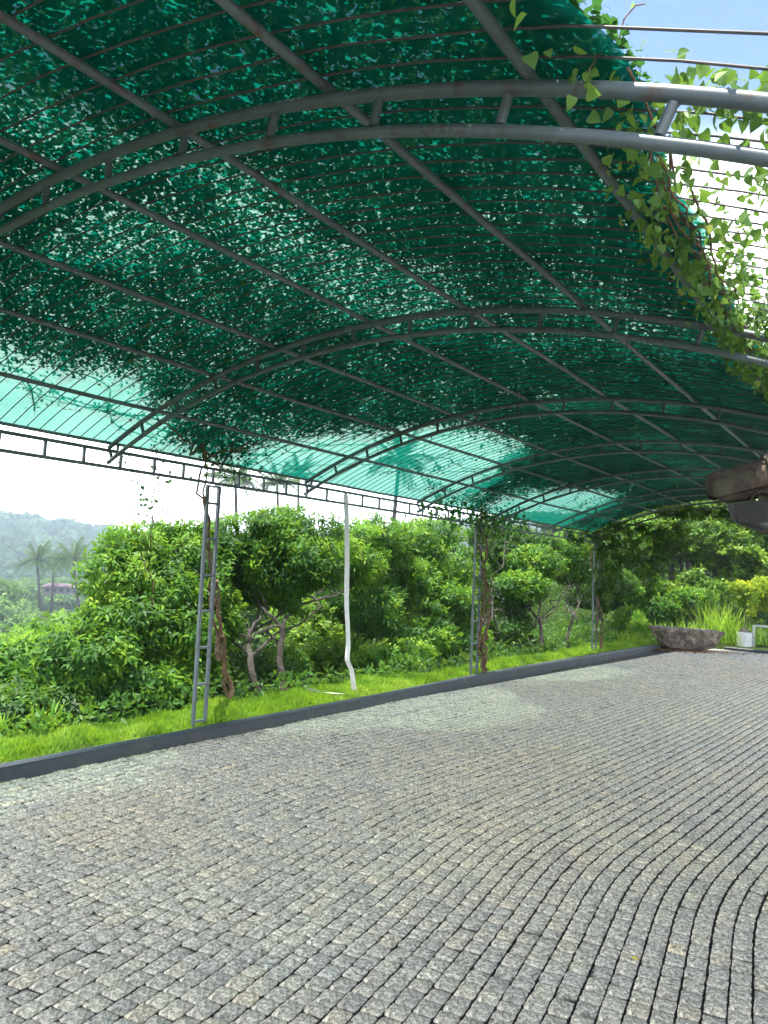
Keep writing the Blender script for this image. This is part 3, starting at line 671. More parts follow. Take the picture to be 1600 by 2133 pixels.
for k in range(26):
    y0 = rng.uniform(2.0, 5.5); a0 = np.interp(y0, *EY) + rng.uniform(-.01, .07); pts = []
    for j in range(7):
        pts.append(np.array([AX + (AR + .06) * math.sin(a0), y0, AZ + (AR + .06) * math.cos(a0)])); y0 += rng.uniform(-.05, .28); a0 += rng.uniform(-.018, .016)
    pts = np.array(pts); tq = np.linspace(0, 6, 25); pts = np.stack([np.interp(tq, np.arange(7), np.convolve(np.pad(pts[:, z_], 1, 'edge'), [.25, .5, .25], 'valid')) for z_ in range(3)], 1); mb = MB(); mb.tube(pts - evo, .0016, 4); mb.build('runner', M['vinebark'], ev)
for k in range(7):
    yy_ = np.linspace(1.7 + rng.random() * .8, 6.4, 40); aa_ = np.interp(yy_, *EY) + np.cumsum(rng.normal(size=40)) * .0022 + rng.normal() * .006; rr_ = AR + .03 + .035 * np.sin(yy_ * 5 + k * 2)
    mb = MB(); mb.tube(np.stack([AX + rr_ * np.sin(aa_), yy_, AZ + rr_ * np.cos(aa_)], 1) - evo, .0042, 5); mb.build('stem', M['vinebark'], ev, smooth=True)
for (px, py, Y) in ((1225, 150, 1.72), (1345, 545, 3.05), (1500, 640, 3.8)):     # little sprays hanging under the net
    e = H(px, py, Y=Y); st = e + np.array([.12, .05, .16]); c = curve(st, e, 6, .4); mb = MB(); mb.tube(c - evo, .002, 4); mb.build('tendril', M['vinebark'], ev)
    for j in range(7): single_leaf(c[rng.integers(2, 6)] - evo + rng.normal(size=3) * .012, rng.normal(size=3) + np.array([0, 0, -.6]), np.array([-.4, -.6, .5]) + rng.normal(size=3) * .4, rng.uniform(.03, .045), M['edgeleaf'], ev, 'heart')

# ------------------------------------------------------------------ white strip hanging from the beam
st = thing('fabric_strip', 'long white fabric strip hanging from the eave beam and trailing on the grass', 'strip', (-5.66, 7.3, 2.42))
def ribbon(pts, w, name, tw=None):
    pts = np.array(pts, float); V = []; Fc = []
    for i, p in enumerate(pts):
        an = (tw[i] if tw is not None else 0); d = np.array([math.cos(an) * w / 2, math.sin(an) * w / 2, 0]); q = np.array([-math.sin(an), math.cos(an), 0]) * .0015
        V += [p - d - q, p + d - q, p + d + q, p - d + q]
    for i in range(len(pts) - 1):
        a = i * 4
        for j in range(4): Fc.append((a + j, a + (j + 1) % 4, a + 4 + (j + 1) % 4, a + 4 + j))
    q = MB(); q.add(V, Fc); return q.build(name, M['cloth'], st, smooth=False)
pz = [H(720, 1030, X=-5.64), H(722, 1100, X=-5.63), H(724, 1180, X=-5.63), H(722, 1260, X=-5.63), H(725, 1340, X=-5.63), H(724, 1375, X=-5.62), H(732, 1395, X=-5.60), H(737, 1437, X=-5.6)]
pz = np.array(pz); tt = np.linspace(0, len(pz) - 1, 40); pz = np.stack([np.interp(tt, np.arange(len(pz)), pz[:, k]) for k in range(3)], 1)
pz[:, 1] += np.sin(tt * 2.1) * .008
ribbon(pz - np.array(st.location), .058, 'hanging_length', tw=.55 + .35 * np.sin(tt * 1.3))
gp = np.array([H(708, 1436, X=-5.72), H(680, 1437, X=-5.8), H(660, 1433, X=-5.9), H(643, 1434, X=-5.95)]); gp[:, 2] = lawn_z(gp[:, 0], gp[:, 1]) + .04
V = []; 
for i, p in enumerate(gp): V += [p + (-.05, -.02, .0 + .02 * (i % 2)), p + (.05, .03, .012), p + (.05, .03, .015), p + (-.05, -.02, .003 + .02 * (i % 2))]
q = MB(); q.add([np.array(x) - np.array(st.location) for x in V], [(i * 4 + j, i * 4 + (j + 1) % 4, i * 4 + 4 + (j + 1) % 4, i * 4 + 4 + j) for i in range(3) for j in range(4)]); q.build('trailing_end', M['cloth'], st)

# ------------------------------------------------------------------ stone bench, litter, fallen leaf
sb = thing('stone_bench', 'large weathered boulder cut flat on top at the far corner of the paving', 'stone', (-4.72, 19.85, 0))
u = np.array([.82, .57, 0]); wv = np.array([-.57, .82, 0])
sec = []; ns = 28; V = []; Fc = []
for i in range(ns + 1):
    t = i / ns; x = -.80 + 1.62 * t
    endz = min(1, math.sin(math.pi * np.clip(t * .94 + .03, 0, 1)) ** .45)
    bot = float(np.interp(x, [-.80, -.70, -.58, -.40, .40, .62, .74, .82], [.46, .26, .12, .02, .0, .06, .20, .36]))
    hw = .43 * (.55 + .45 * math.sin(math.pi * (t * .9 + .05)) ** .5)
    topz = .55 - .05 * t
    xs_ = x + 0
    prof = [(-hw, topz - .02), (-hw * .97, topz - .10), (-hw * .85, topz * .55 + bot * .45), (-hw * .6, bot + .03), (0, bot), (hw * .6, bot + .03), (hw * .85, topz * .5 + bot * .5), (hw, topz - .06), (hw * .95, topz - .005), (hw * .5, topz), (0, topz - .01), (-hw * .5, topz - .005), (-hw * .93, topz)]
    for a, z in prof: V.append(u * xs_ + wv * a + np.array([0, 0, z]))
k = len(prof)
V = np.array(V); dn = (fbm(V, 5, 3, 4) - .5); V += dn[:, None] * np.array([.06, .10, .07]) * np.where(V[:, 2:3] > .49, .35, 1)
Fc = [(i * k + j, i * k + (j + 1) % k, (i + 1) * k + (j + 1) % k, (i + 1) * k + j) for i in range(ns) for j in range(k)] + [tuple(range(k))[::-1], tuple(ns * k + j for j in range(k))]
mb = MB(); mb.add(V, Fc); mb.build('boulder', M['stone'], sb, smooth=True)
n = 700; q = rng.normal(size=(n, 2)) * np.array([.75, .22]); P = np.array([-4.72, 19.35, .006]) + q[:, :1] * u + q[:, 1:] * wv; P[:, 2] += rng.random(n) * .015
V, F = leaves(P, P3(rng.normal(size=n), rng.normal(size=n), rng.normal(size=n) * .2), P3(rng.normal(size=n) * .3, rng.normal(size=n) * .3, 1.), rng.uniform(.03, .07, n), .03)
tag(obj('dry_leaves', fast_mesh('dry_leaves', V, F, M['dryleaf'], np.repeat(rng.random(n), 2))), 'brown dry leaves scattered on the paving below the boulder', 'leaves', kind='stuff')
yl = H(1323, 1997, Z=.012)
mb = MB(); mb.add([(-.016, 0, 0), (-.004, .012, .004), (.008, .004, .002), (.018, .010, .006), (.014, -.008, .003), (0, -.012, .004), (-.010, -.006, 0.001)], [(0, 1, 2, 6), (2, 3, 4), (2, 4, 5, 6)])
tag(obj('fallen_leaf', mb.mesh('fallen_leaf', M['yellow']), None, yl), 'tiny bright yellow leaf fallen on the granite setts in the foreground', 'leaf')

# ------------------------------------------------------------------ house corner (roof hip with clay tiles) at the right
hs = thing('tiled_house', 'corner of a clay tiled roof with grey fascia jutting in from the right', 'house', (.6, 4.4, 0))
ho = np.array([.6, 4.4, 0])
E0 = H(1482, 1018, Y=4.2); E1 = H(1592, 990, Y=4.28); hd = (E1 - E0) / np.linalg.norm(E1 - E0)
sd_ = np.cross(hd, (0, 0, 1)); sd_ /= np.linalg.norm(sd_); un = np.cross(sd_, hd)
def half_tile(p, r, L, closed=False, r2=None):
    mb = MB(); n = 12; V = []; Fc = []; rows = []
    ss = ([(-.45, .35), (-.35, .72), (-.2, .92)] if closed else []) + [(0, 1), (.5 * L / r, 1.02), (L / r, 1.05)]
    for s, k in ss:
        for j in range(n + 1):
            t = math.pi * (-.12 + 1.24 * j / n); V.append(p + hd * s * r + (sd_ * math.cos(t) + un * math.sin(t)) * r * k)
    m1 = len(ss)
    for s, k in ss:
        for j in range(n + 1):
            t = math.pi * (-.12 + 1.24 * j / n); V.append(p + hd * s * r + (sd_ * math.cos(t) + un * math.sin(t)) * (r * k - .014))
    N = n + 1
    for i in range(m1 - 1):
        for j in range(n):
            Fc += [(i * N + j, i * N + j + 1, (i + 1) * N + j + 1, (i + 1) * N + j), (m1 * N + i * N + j, m1 * N + (i + 1) * N + j, m1 * N + (i + 1) * N + j + 1, m1 * N + i * N + j + 1)]
    for i in (0, m1 - 1):
        for j in range(n): Fc.append((i * N + j, m1 * N + i * N + j, m1 * N + i * N + j + 1, i * N + j + 1))
    for j in (0, n):
        for i in range(m1 - 1): Fc.append((i * N + j, (i + 1) * N + j, m1 * N + (i + 1) * N + j, m1 * N + i * N + j))
    mb.add([x - ho for x in V], Fc); mb.build('ridge_tile', M['tile'], hs, smooth=True)
half_tile(E0 + hd * .02 - un * .02, .100, .30, True)
for k in range(1, 6): half_tile(E0 + hd * (.29 * k - .02) - un * .012, .112, .31)
mb = MB(); nv = 9; V = []; Fc = []
for i in range(7):
    for j in range(nv):
        t = 2 * math.pi * j / nv; V.append(E0 + hd * (.02 + .045 * i) - un * (.055 + .004 * i) + (sd_ * math.cos(t) * .062 + un * math.sin(t) * .035) * (.7 + .3 * math.sin(i + j * 1.7) * .5 + (.3 if 0 < i < 6 else 0)) - ho)
for i in range(6):
    for j in range(nv): Fc.append((i * nv + j, i * nv + (j + 1) % nv, (i + 1) * nv + (j + 1) % nv, (i + 1) * nv + j))
Fc += [tuple(range(nv)), tuple(6 * nv + j for j in range(nv))[::-1]]
mb.add(V, Fc); mb.build('mortar', M['tile'], hs, smooth=True)
# roof slopes falling to both sides of the hip, eave tiles, deck and fascia
hz = np.array([hd[0], hd[1], 0]); hz /= np.linalg.norm(hz)
front = np.array([hz[1], -hz[0], 0]); ea = (hz + front * .55); ea /= np.linalg.norm(ea)    # eave runs right and a little nearer
ea = np.array([1.0, -.10, 0]); ea /= np.linalg.norm(ea)
C0 = E0 - un * .085 + hd * .10
for k in range(9):
    c = C0 + ea * (.13 + .15 * k) + np.array([0, -.02, -.02]); up_ = np.array([.15, .9, .42]); up_ /= np.linalg.norm(up_)
    sdd = np.cross(up_, (0, 0, 1)); sdd /= np.linalg.norm(sdd); nn = np.cross(sdd, up_); V = []; Fc = []
    Lk = .12 + .1 * k
    for s in (0, min(Lk, .5)):
        for rr in (.062, .050):
            for j in range(9):
                t = math.pi * j / 8; V.append(c + up_ * s + (sdd * math.cos(t) + nn * math.sin(t)) * rr - ho)
    for j in range(8): Fc += [(j, j + 1, 18 + j + 1, 18 + j), (9 + j, 27 + j, 27 + j + 1, 9 + j + 1), (j, 9 + j, 9 + j + 1, j + 1)]
    mb = MB(); mb.add(V, Fc); mb.build('roof_tile', M['tile'], hs, smooth=True)
mb = MB(); f0 = H(1526, 1047, Y=4.17); ff = np.array([f0 - ho])[0]
Lf = 1.9; th_ = .022; pts = [ff, ff + ea * Lf, ff + ea * Lf + np.array([0, 0, -.15]), ff + ea * .03 + np.array([0, 0, -.098])]
bkv = np.array([.02, .03, 0]); mb.add(pts + [p + bkv for p in pts], [(0, 1, 2, 3), (7, 6, 5, 4), (0, 4, 5, 1), (1, 5, 6, 2), (2, 6, 7, 3), (3, 7, 4, 0)]); mb.build('fascia', M['fascia'], hs)
mb = MB(); lf = ff + np.array([-.012, -.004, 0]); ev2 = np.array([.0, 1.0, 0]); p2 = [lf, lf + np.array([.035, 0, -.10]), lf + np.array([.035, 0, -.10]) + ev2 * 1.6, lf + ev2 * 1.6]
bq = np.array([-.018, -.002, 0]); mb.add(p2 + [p + bq for p in p2], [(0, 1, 2, 3), (7, 6, 5, 4), (0, 4, 5, 1), (1, 5, 6, 2), (2, 6, 7, 3), (3, 7, 4, 0)]); mb.build('side_fascia', M['fascia'], hs)
mb = MB(); d0 = C0 - ho + np.array([.05, 0, -.035]); mb.add([d0, d0 + ea * 1.9, d0 + ea * 1.9 + np.array([0, .9, .36]), d0 + np.array([.9, .6, .30]), d0 + np.array([0, 1.5, 0]), d0 + np.array([0, 0, -.03]), d0 + ea * 1.9 - np.array([0, 0, .03]), d0 + np.array([1.9, 1.5, -.03]), d0 + np.array([0, 1.5, -.03])],
       [(0, 1, 2, 3), (0, 3, 4), (5, 8, 7, 6), (0, 5, 6, 1), (0, 4, 8, 5)]); mb.build('roof_deck', M['tile'], hs)
mb = MB(); mb.box(ff + np.array([1.06, .10, .05]), (1.9, .10, .19)); mb.build('wall_plate', M['tile'], hs)
mb = MB(); mb.add([p - ho for p in (f0 + (.10, .06, -.13), f0 + (1.9, -.1, -.16), f0 + (1.9, .5, -.20), f0 + (.14, .5, -.16))], [(0, 1, 2, 3)]); mb.build('soffit', M['tile'], hs)
mb = MB(); mb.box((1.1, -.9, 1.0), (.2, 5.2, 2.1)); mb.build('wall', M['plaster'], hs)

# ------------------------------------------------------------------ trees
def blobpx(specs):
    out = []
    for px, py, X, rx, ry, rz in specs: out.append((H(px, py, X=X), (rx, ry, rz)))
    return out
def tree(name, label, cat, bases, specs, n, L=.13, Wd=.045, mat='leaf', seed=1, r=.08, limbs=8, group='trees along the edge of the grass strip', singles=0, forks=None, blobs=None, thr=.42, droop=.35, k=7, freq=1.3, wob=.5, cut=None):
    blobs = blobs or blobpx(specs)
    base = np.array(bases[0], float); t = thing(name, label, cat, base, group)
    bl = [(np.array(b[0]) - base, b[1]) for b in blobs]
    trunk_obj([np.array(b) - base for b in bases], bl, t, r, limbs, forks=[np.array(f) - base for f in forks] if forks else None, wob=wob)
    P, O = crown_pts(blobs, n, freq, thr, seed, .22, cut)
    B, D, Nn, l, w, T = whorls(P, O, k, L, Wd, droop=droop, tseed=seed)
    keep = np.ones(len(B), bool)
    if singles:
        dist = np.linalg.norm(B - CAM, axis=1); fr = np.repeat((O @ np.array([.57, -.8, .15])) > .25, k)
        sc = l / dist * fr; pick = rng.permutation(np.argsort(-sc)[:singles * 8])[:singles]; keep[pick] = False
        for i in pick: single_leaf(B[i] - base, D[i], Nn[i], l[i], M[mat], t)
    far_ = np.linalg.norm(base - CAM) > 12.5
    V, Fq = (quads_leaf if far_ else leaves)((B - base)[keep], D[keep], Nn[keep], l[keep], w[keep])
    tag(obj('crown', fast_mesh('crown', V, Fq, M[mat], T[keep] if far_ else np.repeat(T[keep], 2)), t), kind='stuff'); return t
late = []
def gz(x, y): return float(th(x, y))
net_clear = lambda p: ~((p[:, 0] > -5.95) & (p[:, 1] < 16.4) & (p[:, 2] > .3)) & (p[:, 0] < -5.75)
NC = lambda p: (p[:, 0] < -6.0)

tree('broadleaf_tree', 'spreading leafy tree with two crooked trunks right of the nearest lattice post', 'tree', [(-6.48, 7.25, .0), (-6.62, 6.95, .0)],
     [(520, 1130, -7.6, .75, .75, .42), (610, 1110, -7.5, .8, .8, .42), (680, 1160, -7.4, .6, .7, .45), (560, 1200, -7.2, .8, .8, .45), (500, 1240, -7.2, .5, .6, .45), (640, 1230, -7.0, .6, .6, .35), (740, 1180, -7.3, .5, .5, .35), (770, 1130, -7.6, .5, .6, .3), (455, 1290, -7.4, .45, .5, .4), (600, 1170, -7.3, .9, .9, .5), (470, 1180, -7.6, .5, .5, .5)],
     5200, L=.112, Wd=.036, seed=2, r=.075, limbs=6, singles=150, forks=[(-6.75, 7.45, .85), (-6.95, 7.1, .75)], wob=.3, cut=NC)
tree('broadleaf_tree', 'tall leafy tree left of the nearest lattice post above the grass', 'tree', [(-7.9, 5.6, gz(-7.9, 5.6))],
     [(275, 1150, -7.9, .45, .45, .38), (250, 1200, -7.8, .55, .55, .35), (330, 1240, -7.6, .6, .6, .45), (400, 1180, -7.8, .5, .5, .45), (260, 1300, -7.5, .65, .6, .42), (350, 1330, -7.3, .7, .6, .45), (200, 1360, -7.3, .6, .6, .35), (400, 1120, -8.0, .35, .35, .25), (430, 1280, -7.4, .5, .5, .5), (350, 1110, -8.1, .2, .2, .18)],
     4600, L=.112, Wd=.036, seed=5, r=.08, limbs=14, singles=150, cut=NC)
tree('broadleaf_tree', 'low bushy tree filling the slope at the lower left above the grass', 'tree', [(-7.8, 4.2, gz(-7.8, 4.2))],
     [(20, 1400, -8.3, .6, .6, .35), (110, 1380, -8.2, .55, .6, .35), (180, 1420, -7.4, .6, .6, .32), (60, 1450, -7.7, .5, .6, .25), (270, 1420, -7.1, .6, .5, .3), (340, 1430, -7.0, .5, .5, .28), (390, 1400, -7.0, .4, .5, .35)],
     3600, L=.11, seed=8, r=.04, limbs=0, forks=[(-7.7, 4.3, gz(-7.8, 4.2) + .3)], singles=100, mat='leaf', cut=NC, thr=.34)
tree('broadleaf_tree', 'rounded leafy tree behind the hanging white strip', 'tree', [(-8.2, 11.2, gz(-8.2, 11.2))],
     [(780, 1120, -8.3, .8, .8, .45), (800, 1190, -8.1, .8, .8, .5), (850, 1140, -8.5, .7, .7, .45), (800, 1270, -7.6, .7, .8, .5), (870, 1210, -8.0, .8, .8, .5), (720, 1250, -8.4, .7, .7, .5), (860, 1290, -7.6, .7, .7, .45)],
     4200, seed=11, r=.09, limbs=10, L=.12, Wd=.042, cut=NC)
tree('broadleaf_tree', 'dense leafy tree just left of the middle lattice post', 'tree', [(-8.0, 12.9, gz(-8, 12.9))],
     [(900, 1120, -8.6, .8, .9, .45), (940, 1180, -8.0, .8, .8, .55), (930, 1260, -7.6, .7, .7, .5), (960, 1330, -7.3, .6, .7, .4), (880, 1330, -7.4, .7, .7, .45), (840, 1370, -7.2, .6, .6, .35)],
     3700, seed=14, r=.09, limbs=10, L=.12, Wd=.042, cut=NC)
tree('broadleaf_tree', 'dark dense tree just right of the middle lattice post', 'tree', [(-7.2, 13.6, gz(-7.2, 13.6))],
     [(1050, 1150, -8.0, .8, .9, .55), (1040, 1240, -7.6, .8, .8, .55), (1060, 1320, -7.2, .8, .8, .5), (1100, 1140, -7.8, .8, .9, .5), (1020, 1120, -8.2, .6, .6, .4)],
     3900, seed=17, r=.08, limbs=9, mat='leafdark', L=.12, Wd=.045, cut=NC)
tree('broadleaf_tree', 'open tree with bare crooked limbs left of the farthest post', 'tree', [(-6.35, 14.9, .0)],
     [(1110, 1170, -7.2, .9, .9, .4), (1160, 1150, -7.2, .8, .9, .4), (1190, 1190, -7.0, .6, .8, .35), (1090, 1220, -7.0, .6, .7, .35), (1200, 1130, -7.4, .7, .8, .35)],
     2700, seed=20, r=.07, limbs=6, L=.115, Wd=.045, wob=.3, forks=[(-6.45, 15.0, .75)], cut=NC, thr=.47)
tree('broadleaf_tree', 'thin forked tree leaning right beside the farthest post', 'tree', [(-6.25, 15.9, .0)],
     [(1230, 1180, -7.2, .8, .9, .4), (1270, 1210, -7.0, .7, .9, .4), (1300, 1150, -7.0, .7, .8, .45), (1220, 1240, -7.0, .6, .7, .3)],
     2700, seed=23, r=.06, limbs=5, L=.115, Wd=.045, wob=.3, forks=[(-6.2, 16.2, .8)], mat='leafdark', cut=lambda p: (p[:, 0] < -6.0) | (p[:, 1] > 16.6), thr=.46)
# far right, behind the boulder
tree('broadleaf_tree', 'great rounded sunlit tree on the rising ground behind the boulder', 'tree', [(-6.2, 28, gz(-6.2, 28))],
     None, 10000, seed=26, r=.16, limbs=14, L=.18, Wd=.085, mat='leafyoung', group='trees beyond the far end of the yard',
     blobs=[(H(1400, 1075, Y=28.5), (1.2, 1.1, .6)), (H(1470, 1060, Y=28.5), (1.2, 1.1, .7)), (H(1540, 1080, Y=28.5), (1.2, 1.1, .7)), (H(1330, 1085, Y=28), (1.1, 1.1, .6)), (H(1450, 1115, Y=28), (1.4, 1.3, .8)), (H(1400, 1150, Y=27.5), (1.3, 1.2, .8)), (H(1500, 1130, Y=28), (1.3, 1.2, .9)), (H(1530, 1180, Y=27.5), (1.1, 1.1, .9)), (H(1440, 1200, Y=27), (1.2, 1.0, .7)), (H(1370, 1110, Y=28), (1.0, 1.0, .7)), (H(1380, 1230, Y=26.5), (1.0, .9, .6)), (H(1480, 1240, Y=26.5), (1.0, .9, .6)), (H(1330, 1180, Y=27.5), (.9, .9, .7))], thr=.40, freq=.9)
tree('broadleaf_tree', 'deep green tree between the farthest post and the great rounded tree', 'tree', [(-8.2, 24, gz(-8.2, 24))],
     None, 2800, seed=29, r=.12, limbs=12, L=.19, Wd=.085, mat='leaf', group='trees beyond the far end of the yard',
     blobs=[(H(1270, 1100, Y=24.5), (1.0, 1.0, .6)), (H(1290, 1140, Y=24), (1.0, 1.0, .8)), (H(1260, 1220, Y=24), (.9, 1.0, .8)), (H(1330, 1120, Y=25), (.9, .9, .6)), (H(1320, 1220, Y=24), (.8, .8, .7)), (H(1220, 1160, Y=24.5), (.9, 1, .8))], thr=.40)
tree('broadleaf_tree', 'sunlit tree at the right edge under the tiled roof corner', 'tree', [(-2.6, 30, gz(-2.6, 30))],
     None, 2400, seed=31, r=.12, limbs=10, L=.22, Wd=.10, group='trees beyond the far end of the yard',
     blobs=[(H(1590, 1140, Y=30), (1.3, 1.2, .9)), (H(1620, 1190, Y=29), (1.2, 1.1, .8)), (H(1590, 1100, Y=33), (1.5, 1.2, 1.2)), (H(1560, 1220, Y=29), (.9, .8, .5))], thr=.40)
tree('added_shade_tree', 'tall dark tree added behind the net to shade the far end of the yard', 'tree', [(1.6, 19.6, 0)],  # invented tree: its crown is added only to shade the far paving
     None, 6500, seed=71, r=.2, limbs=16, L=.38, Wd=.2, mat='leafdark', group='trees beyond the far end of the yard', forks=[(1.3, 19.6, 3.6)],
     blobs=[((-3.6 + 1.35 * i, 18.9 + .3 * math.sin(i * 2), 5.9 + .3 * math.cos(i)), (1.5, 2.1, .8)) for i in range(5)] + [((-2.5, 17.9, 6.0), (1.6, 1.2, .7)), ((-5.8, 18.7, 5.9), (1.4, 1.5, .7)), ((-4.4, 17.2, 5.7), (1.6, 1.4, .6)), ((-2.0, 17.0, 5.7), (1.6, 1.4, .6)), ((-5.6, 17.4, 5.7), (1.2, 1.4, .6)), ((.2, 17.0, 5.7), (1.6, 1.4, .6)), ((-.5, 17.9, 6.0), (1.6, 1.2, .7))], thr=.12, freq=.8)
for i in range(58):
    y = 32 + 34 * rng.random() ** 1.2; x = rng.uniform(-.62 * y, -.05 * y); rad = rng.uniform(1.5, 2.6)
    late.append((x, y, None, rad, i % 5 if y < 45 else 3, 'leafy tree on the rising ground beyond the yard', 'trees on the rising ground beyond the yard'))
# shrubs
def shrub(label, specs, n, L, Wd, mat, seed, Y=None, group='shrubs around the yard', k=7, droop=.3, name='shrub', thr=.38):
    blobs = [(H(px, py, **({'Y': D_} if Y else {'X': D_})), (a, b, c)) for px, py, D_, a, b, c in specs]
    c = blobs[0][0]; base = (c[0], c[1], gz(c[0], c[1]))
    return tree(name, label, 'shrub', [base], None, n, L, Wd, mat, seed, r=.02, limbs=4, forks=[tuple(np.array(base) + (0, 0, .12))], group=group, blobs=blobs, thr=thr, droop=droop, k=k, freq=2.2)
shrub('round shrub with lime yellow leaves growing above the white planter', [(1565, 1245, 22.3, .42, .42, .36), (1590, 1230, 22.5, .42, .4, .4), (1540, 1225, 22.3, .25, .25, .22), (1600, 1265, 22.3, .35, .35, .28), (1570, 1278, 22.2, .25, .25, .18)], 1200, .065, .04, 'lime', 33, Y=1)
shrub('feathery pale green shrub left of the boulder', [(1310, 1290, 20.8, .45, .4, .38), (1330, 1310, 20.5, .35, .35, .3), (1290, 1310, 20.6, .35, .35, .3)], 700, .10, .028, 'leaf', 35, Y=1)
shrub('bright green bush below the great rounded tree', [(1440, 1250, 24.5, .8, .6, .42), (1380, 1270, 24, .7, .6, .42), (1330, 1270, 24, .6, .6, .4)], 900, .13, .07, 'leaf', 37, Y=1)
shrub('leafy bush between the white strip and the middle post', [(800, 1370, -7.0, .5, .6, .3), (850, 1385, -6.9, .45, .6, .22), (760, 1380, -7.2, .5, .5, .3)], 700, .10, .045, 'leaf', 39)
shrub('dark bush at the foot of the middle post', [(1040, 1370, -6.8, .5, .7, .3), (1090, 1350, -6.8, .5, .7, .32), (950, 1385, -6.9, .4, .6, .22)], 800, .11, .05, 'leafdark', 41)
shrub('dark undergrowth bush between the two crooked trunks', [(500, 1400, -7.4, .5, .7, .35), (570, 1390, -7.6, .5, .6, .4), (450, 1420, -7.1, .4, .5, .25)], 700, .10, .045, 'leafdark', 43)
shrub('sunlit bush under the limbs right of the crooked trunks', [(650, 1340, -8.2, .7, .8, .45), (700, 1360, -7.8, .6, .7, .35), (630, 1290, -8.6, .6, .7, .4)], 900, .12, .05, 'leafyoung', 45)
shrub('low grey green bush behind the grass at the left edge', [(40, 1480, -7.0, .35, .4, .16), (110, 1470, -7.0, .4, .4, .18), (-20, 1470, -7.2, .4, .4, .2), (230, 1462, -6.9, .4, .35, .18), (310, 1462, -6.8, .4, .3, .16)], 700, .07, .035, 'leafdark', 47)

# ------------------------------------------------------------------ strap-leaved plants and tall grass
def blades_thing(name, label, cat, base, n, L, w, mat, spread=.05, lean=.6, group=None, arch=.5, singles=True):
    t = thing(name, label, cat, base, group); allv = []; allf = []; tn = []
    for i in range(n):
        p = np.array([rng.normal() * spread, rng.normal() * spread, 0]); a = rng.random() * 6.28; ln = rng.uniform(.1, lean); l = L * rng.uniform(.6, 1.1)
        d = np.array([math.cos(a), math.sin(a), 0]); sd2 = np.array([-math.sin(a), math.cos(a), 0]); k = 6; V = []
        for j in range(k):
            s = j / (k - 1); c = p + d * l * (ln * s + arch * ln * s * s) + np.array([0, 0, 1]) * l * (s - arch * ln * 1.3 * s * s * s); ww = w * (1 - s ** 2.2) * (.6 + .4 * min(1, s * 4)) / 2 + .0008
            V += [c - sd2 * ww, c + sd2 * ww]
        Fb = [(2 * j, 2 * j + 1, 2 * j + 3, 2 * j + 2) for j in range(k - 1)]
        if singles: o = obj('leaf_blade', fast_mesh('leaf_blade', V, Fb, mat, [rng.random()] * len(Fb)), t)
        else:
            n0 = len(allv); allv += V; allf += [tuple(x + n0 for x in f) for f in Fb]; tn += [rng.random()] * len(Fb)
    if not singles: tag(obj('blades', fast_mesh('blades', allv, allf, mat, tn), t), kind='stuff')
    return t
blades_thing('strap_leaf_plant', 'strap-leaved plant with arching blades in the grass strip at lower left', 'plant', (-6.55, 4.15, .02), 26, .34, .035, M['leaf'], .05, 1.1, 'strap-leaved plants', arch=.6)
blades_thing('strap_leaf_plant', 'upright strap-leaved plant cut by the left edge of the picture', 'plant', (-6.6, 3.72, .02), 18, .30, .03, M['leaf'], .05, .6, 'strap-leaved plants', arch=.4)
for i, (px, py, Y, L, nn, lab) in enumerate(((1400, 1335, 20.9, .75, 90, 'tuft of upright bright grass behind the left end of the boulder'), (1440, 1335, 21.8, .7, 90, 'tuft of bright grass behind the middle of the boulder'),
                                             (1500, 1335, 22.6, 1.25, 150, 'tall yellow green grass clump between the boulder and the planter'), (1530, 1340, 22.2, .95, 120, 'shorter grass clump close beside the white planter'),
                                             (1470, 1300, 24.0, 1.3, 110, 'tall pale dry grass stems behind the boulder'), (1330, 1345, 19.6, .45, 80, 'low bright grass tuft left of the boulder'), (1295, 1340, 19.2, .45, 80, 'low grass tuft right of the farthest post'), (1575, 1345, 22.9, .6, 90, 'grass tuft behind the white planter rail'))):
    b = H(px, py, Y=Y); b[2] = gz(b[0], b[1]) if b[1] > 21.4 else .02
    blades_thing('grass_clump', lab, 'grass', b, nn, L, .022, M['grass'] if i != 4 else M['palm'], .22, .45, 'grass clumps beyond the yard', singles=False)
# planter and rail
pl = thing('planter', 'white square planter box standing beyond the far edge of the yard', 'planter', (-3.75, 21.95, 0))
mb = MB(); mb.box((0, 0, .21), (.27, .27, .42), [(.9, -.43, 0), (.43, .9, 0), (0, 0, 1)]); mb.build('box', M['greywhite'], pl)
mb = MB(); A = np.array([(.9, -.43, 0), (.43, .9, 0)]); 
mb.add([A.T @ np.array(q) * .135 * .97 + 0 for q in ((-1, -1), (1, -1), (1, 1), (-1, 1))][0:0] + [tuple((A.T @ np.array(q)) * .13)[:2] + (.425,) for q in ((-1, -1), (1, -1), (1, 1), (-1, 1))] + [tuple((A.T @ np.array(q)) * .05)[:2] + (.52,) for q in ((-1, -1), (1, -1), (1, 1), (-1, 1))], [(0, 1, 5, 4), (1, 2, 6, 5), (2, 3, 7, 6), (3, 0, 4, 7), (4, 5, 6, 7)]); mb.build('lid', M['fascia'], pl)
mb = MB(); mb.tube([(0, 0, .5), (.03, .02, .75), (0, .02, 1.0)], [.022, .018, .015], 6); mb.build('stem', M['bark'], pl)
rl = thing('white_rail', 'white painted rail post with a bar right of the planter', 'rail', (-3.55, 22.1, 0))
mb = MB(); mb.box((0, 0, .30), (.05, .05, .64)); mb.build('rail_post', M['greywhite'], rl)
mb = MB(); mb.box((.80, .1, .60), (1.55, .04, .05)); mb.build('rail_bar', M['greywhite'], rl)
mb = MB(); mb.box((1.6, .1, .30), (.05, .05, .64)); mb.build('rail_post', M['greywhite'], rl)
# far sloping rock / earth bank behind boulder
bk = H(1440, 1290, Y=25.5); V = []; 
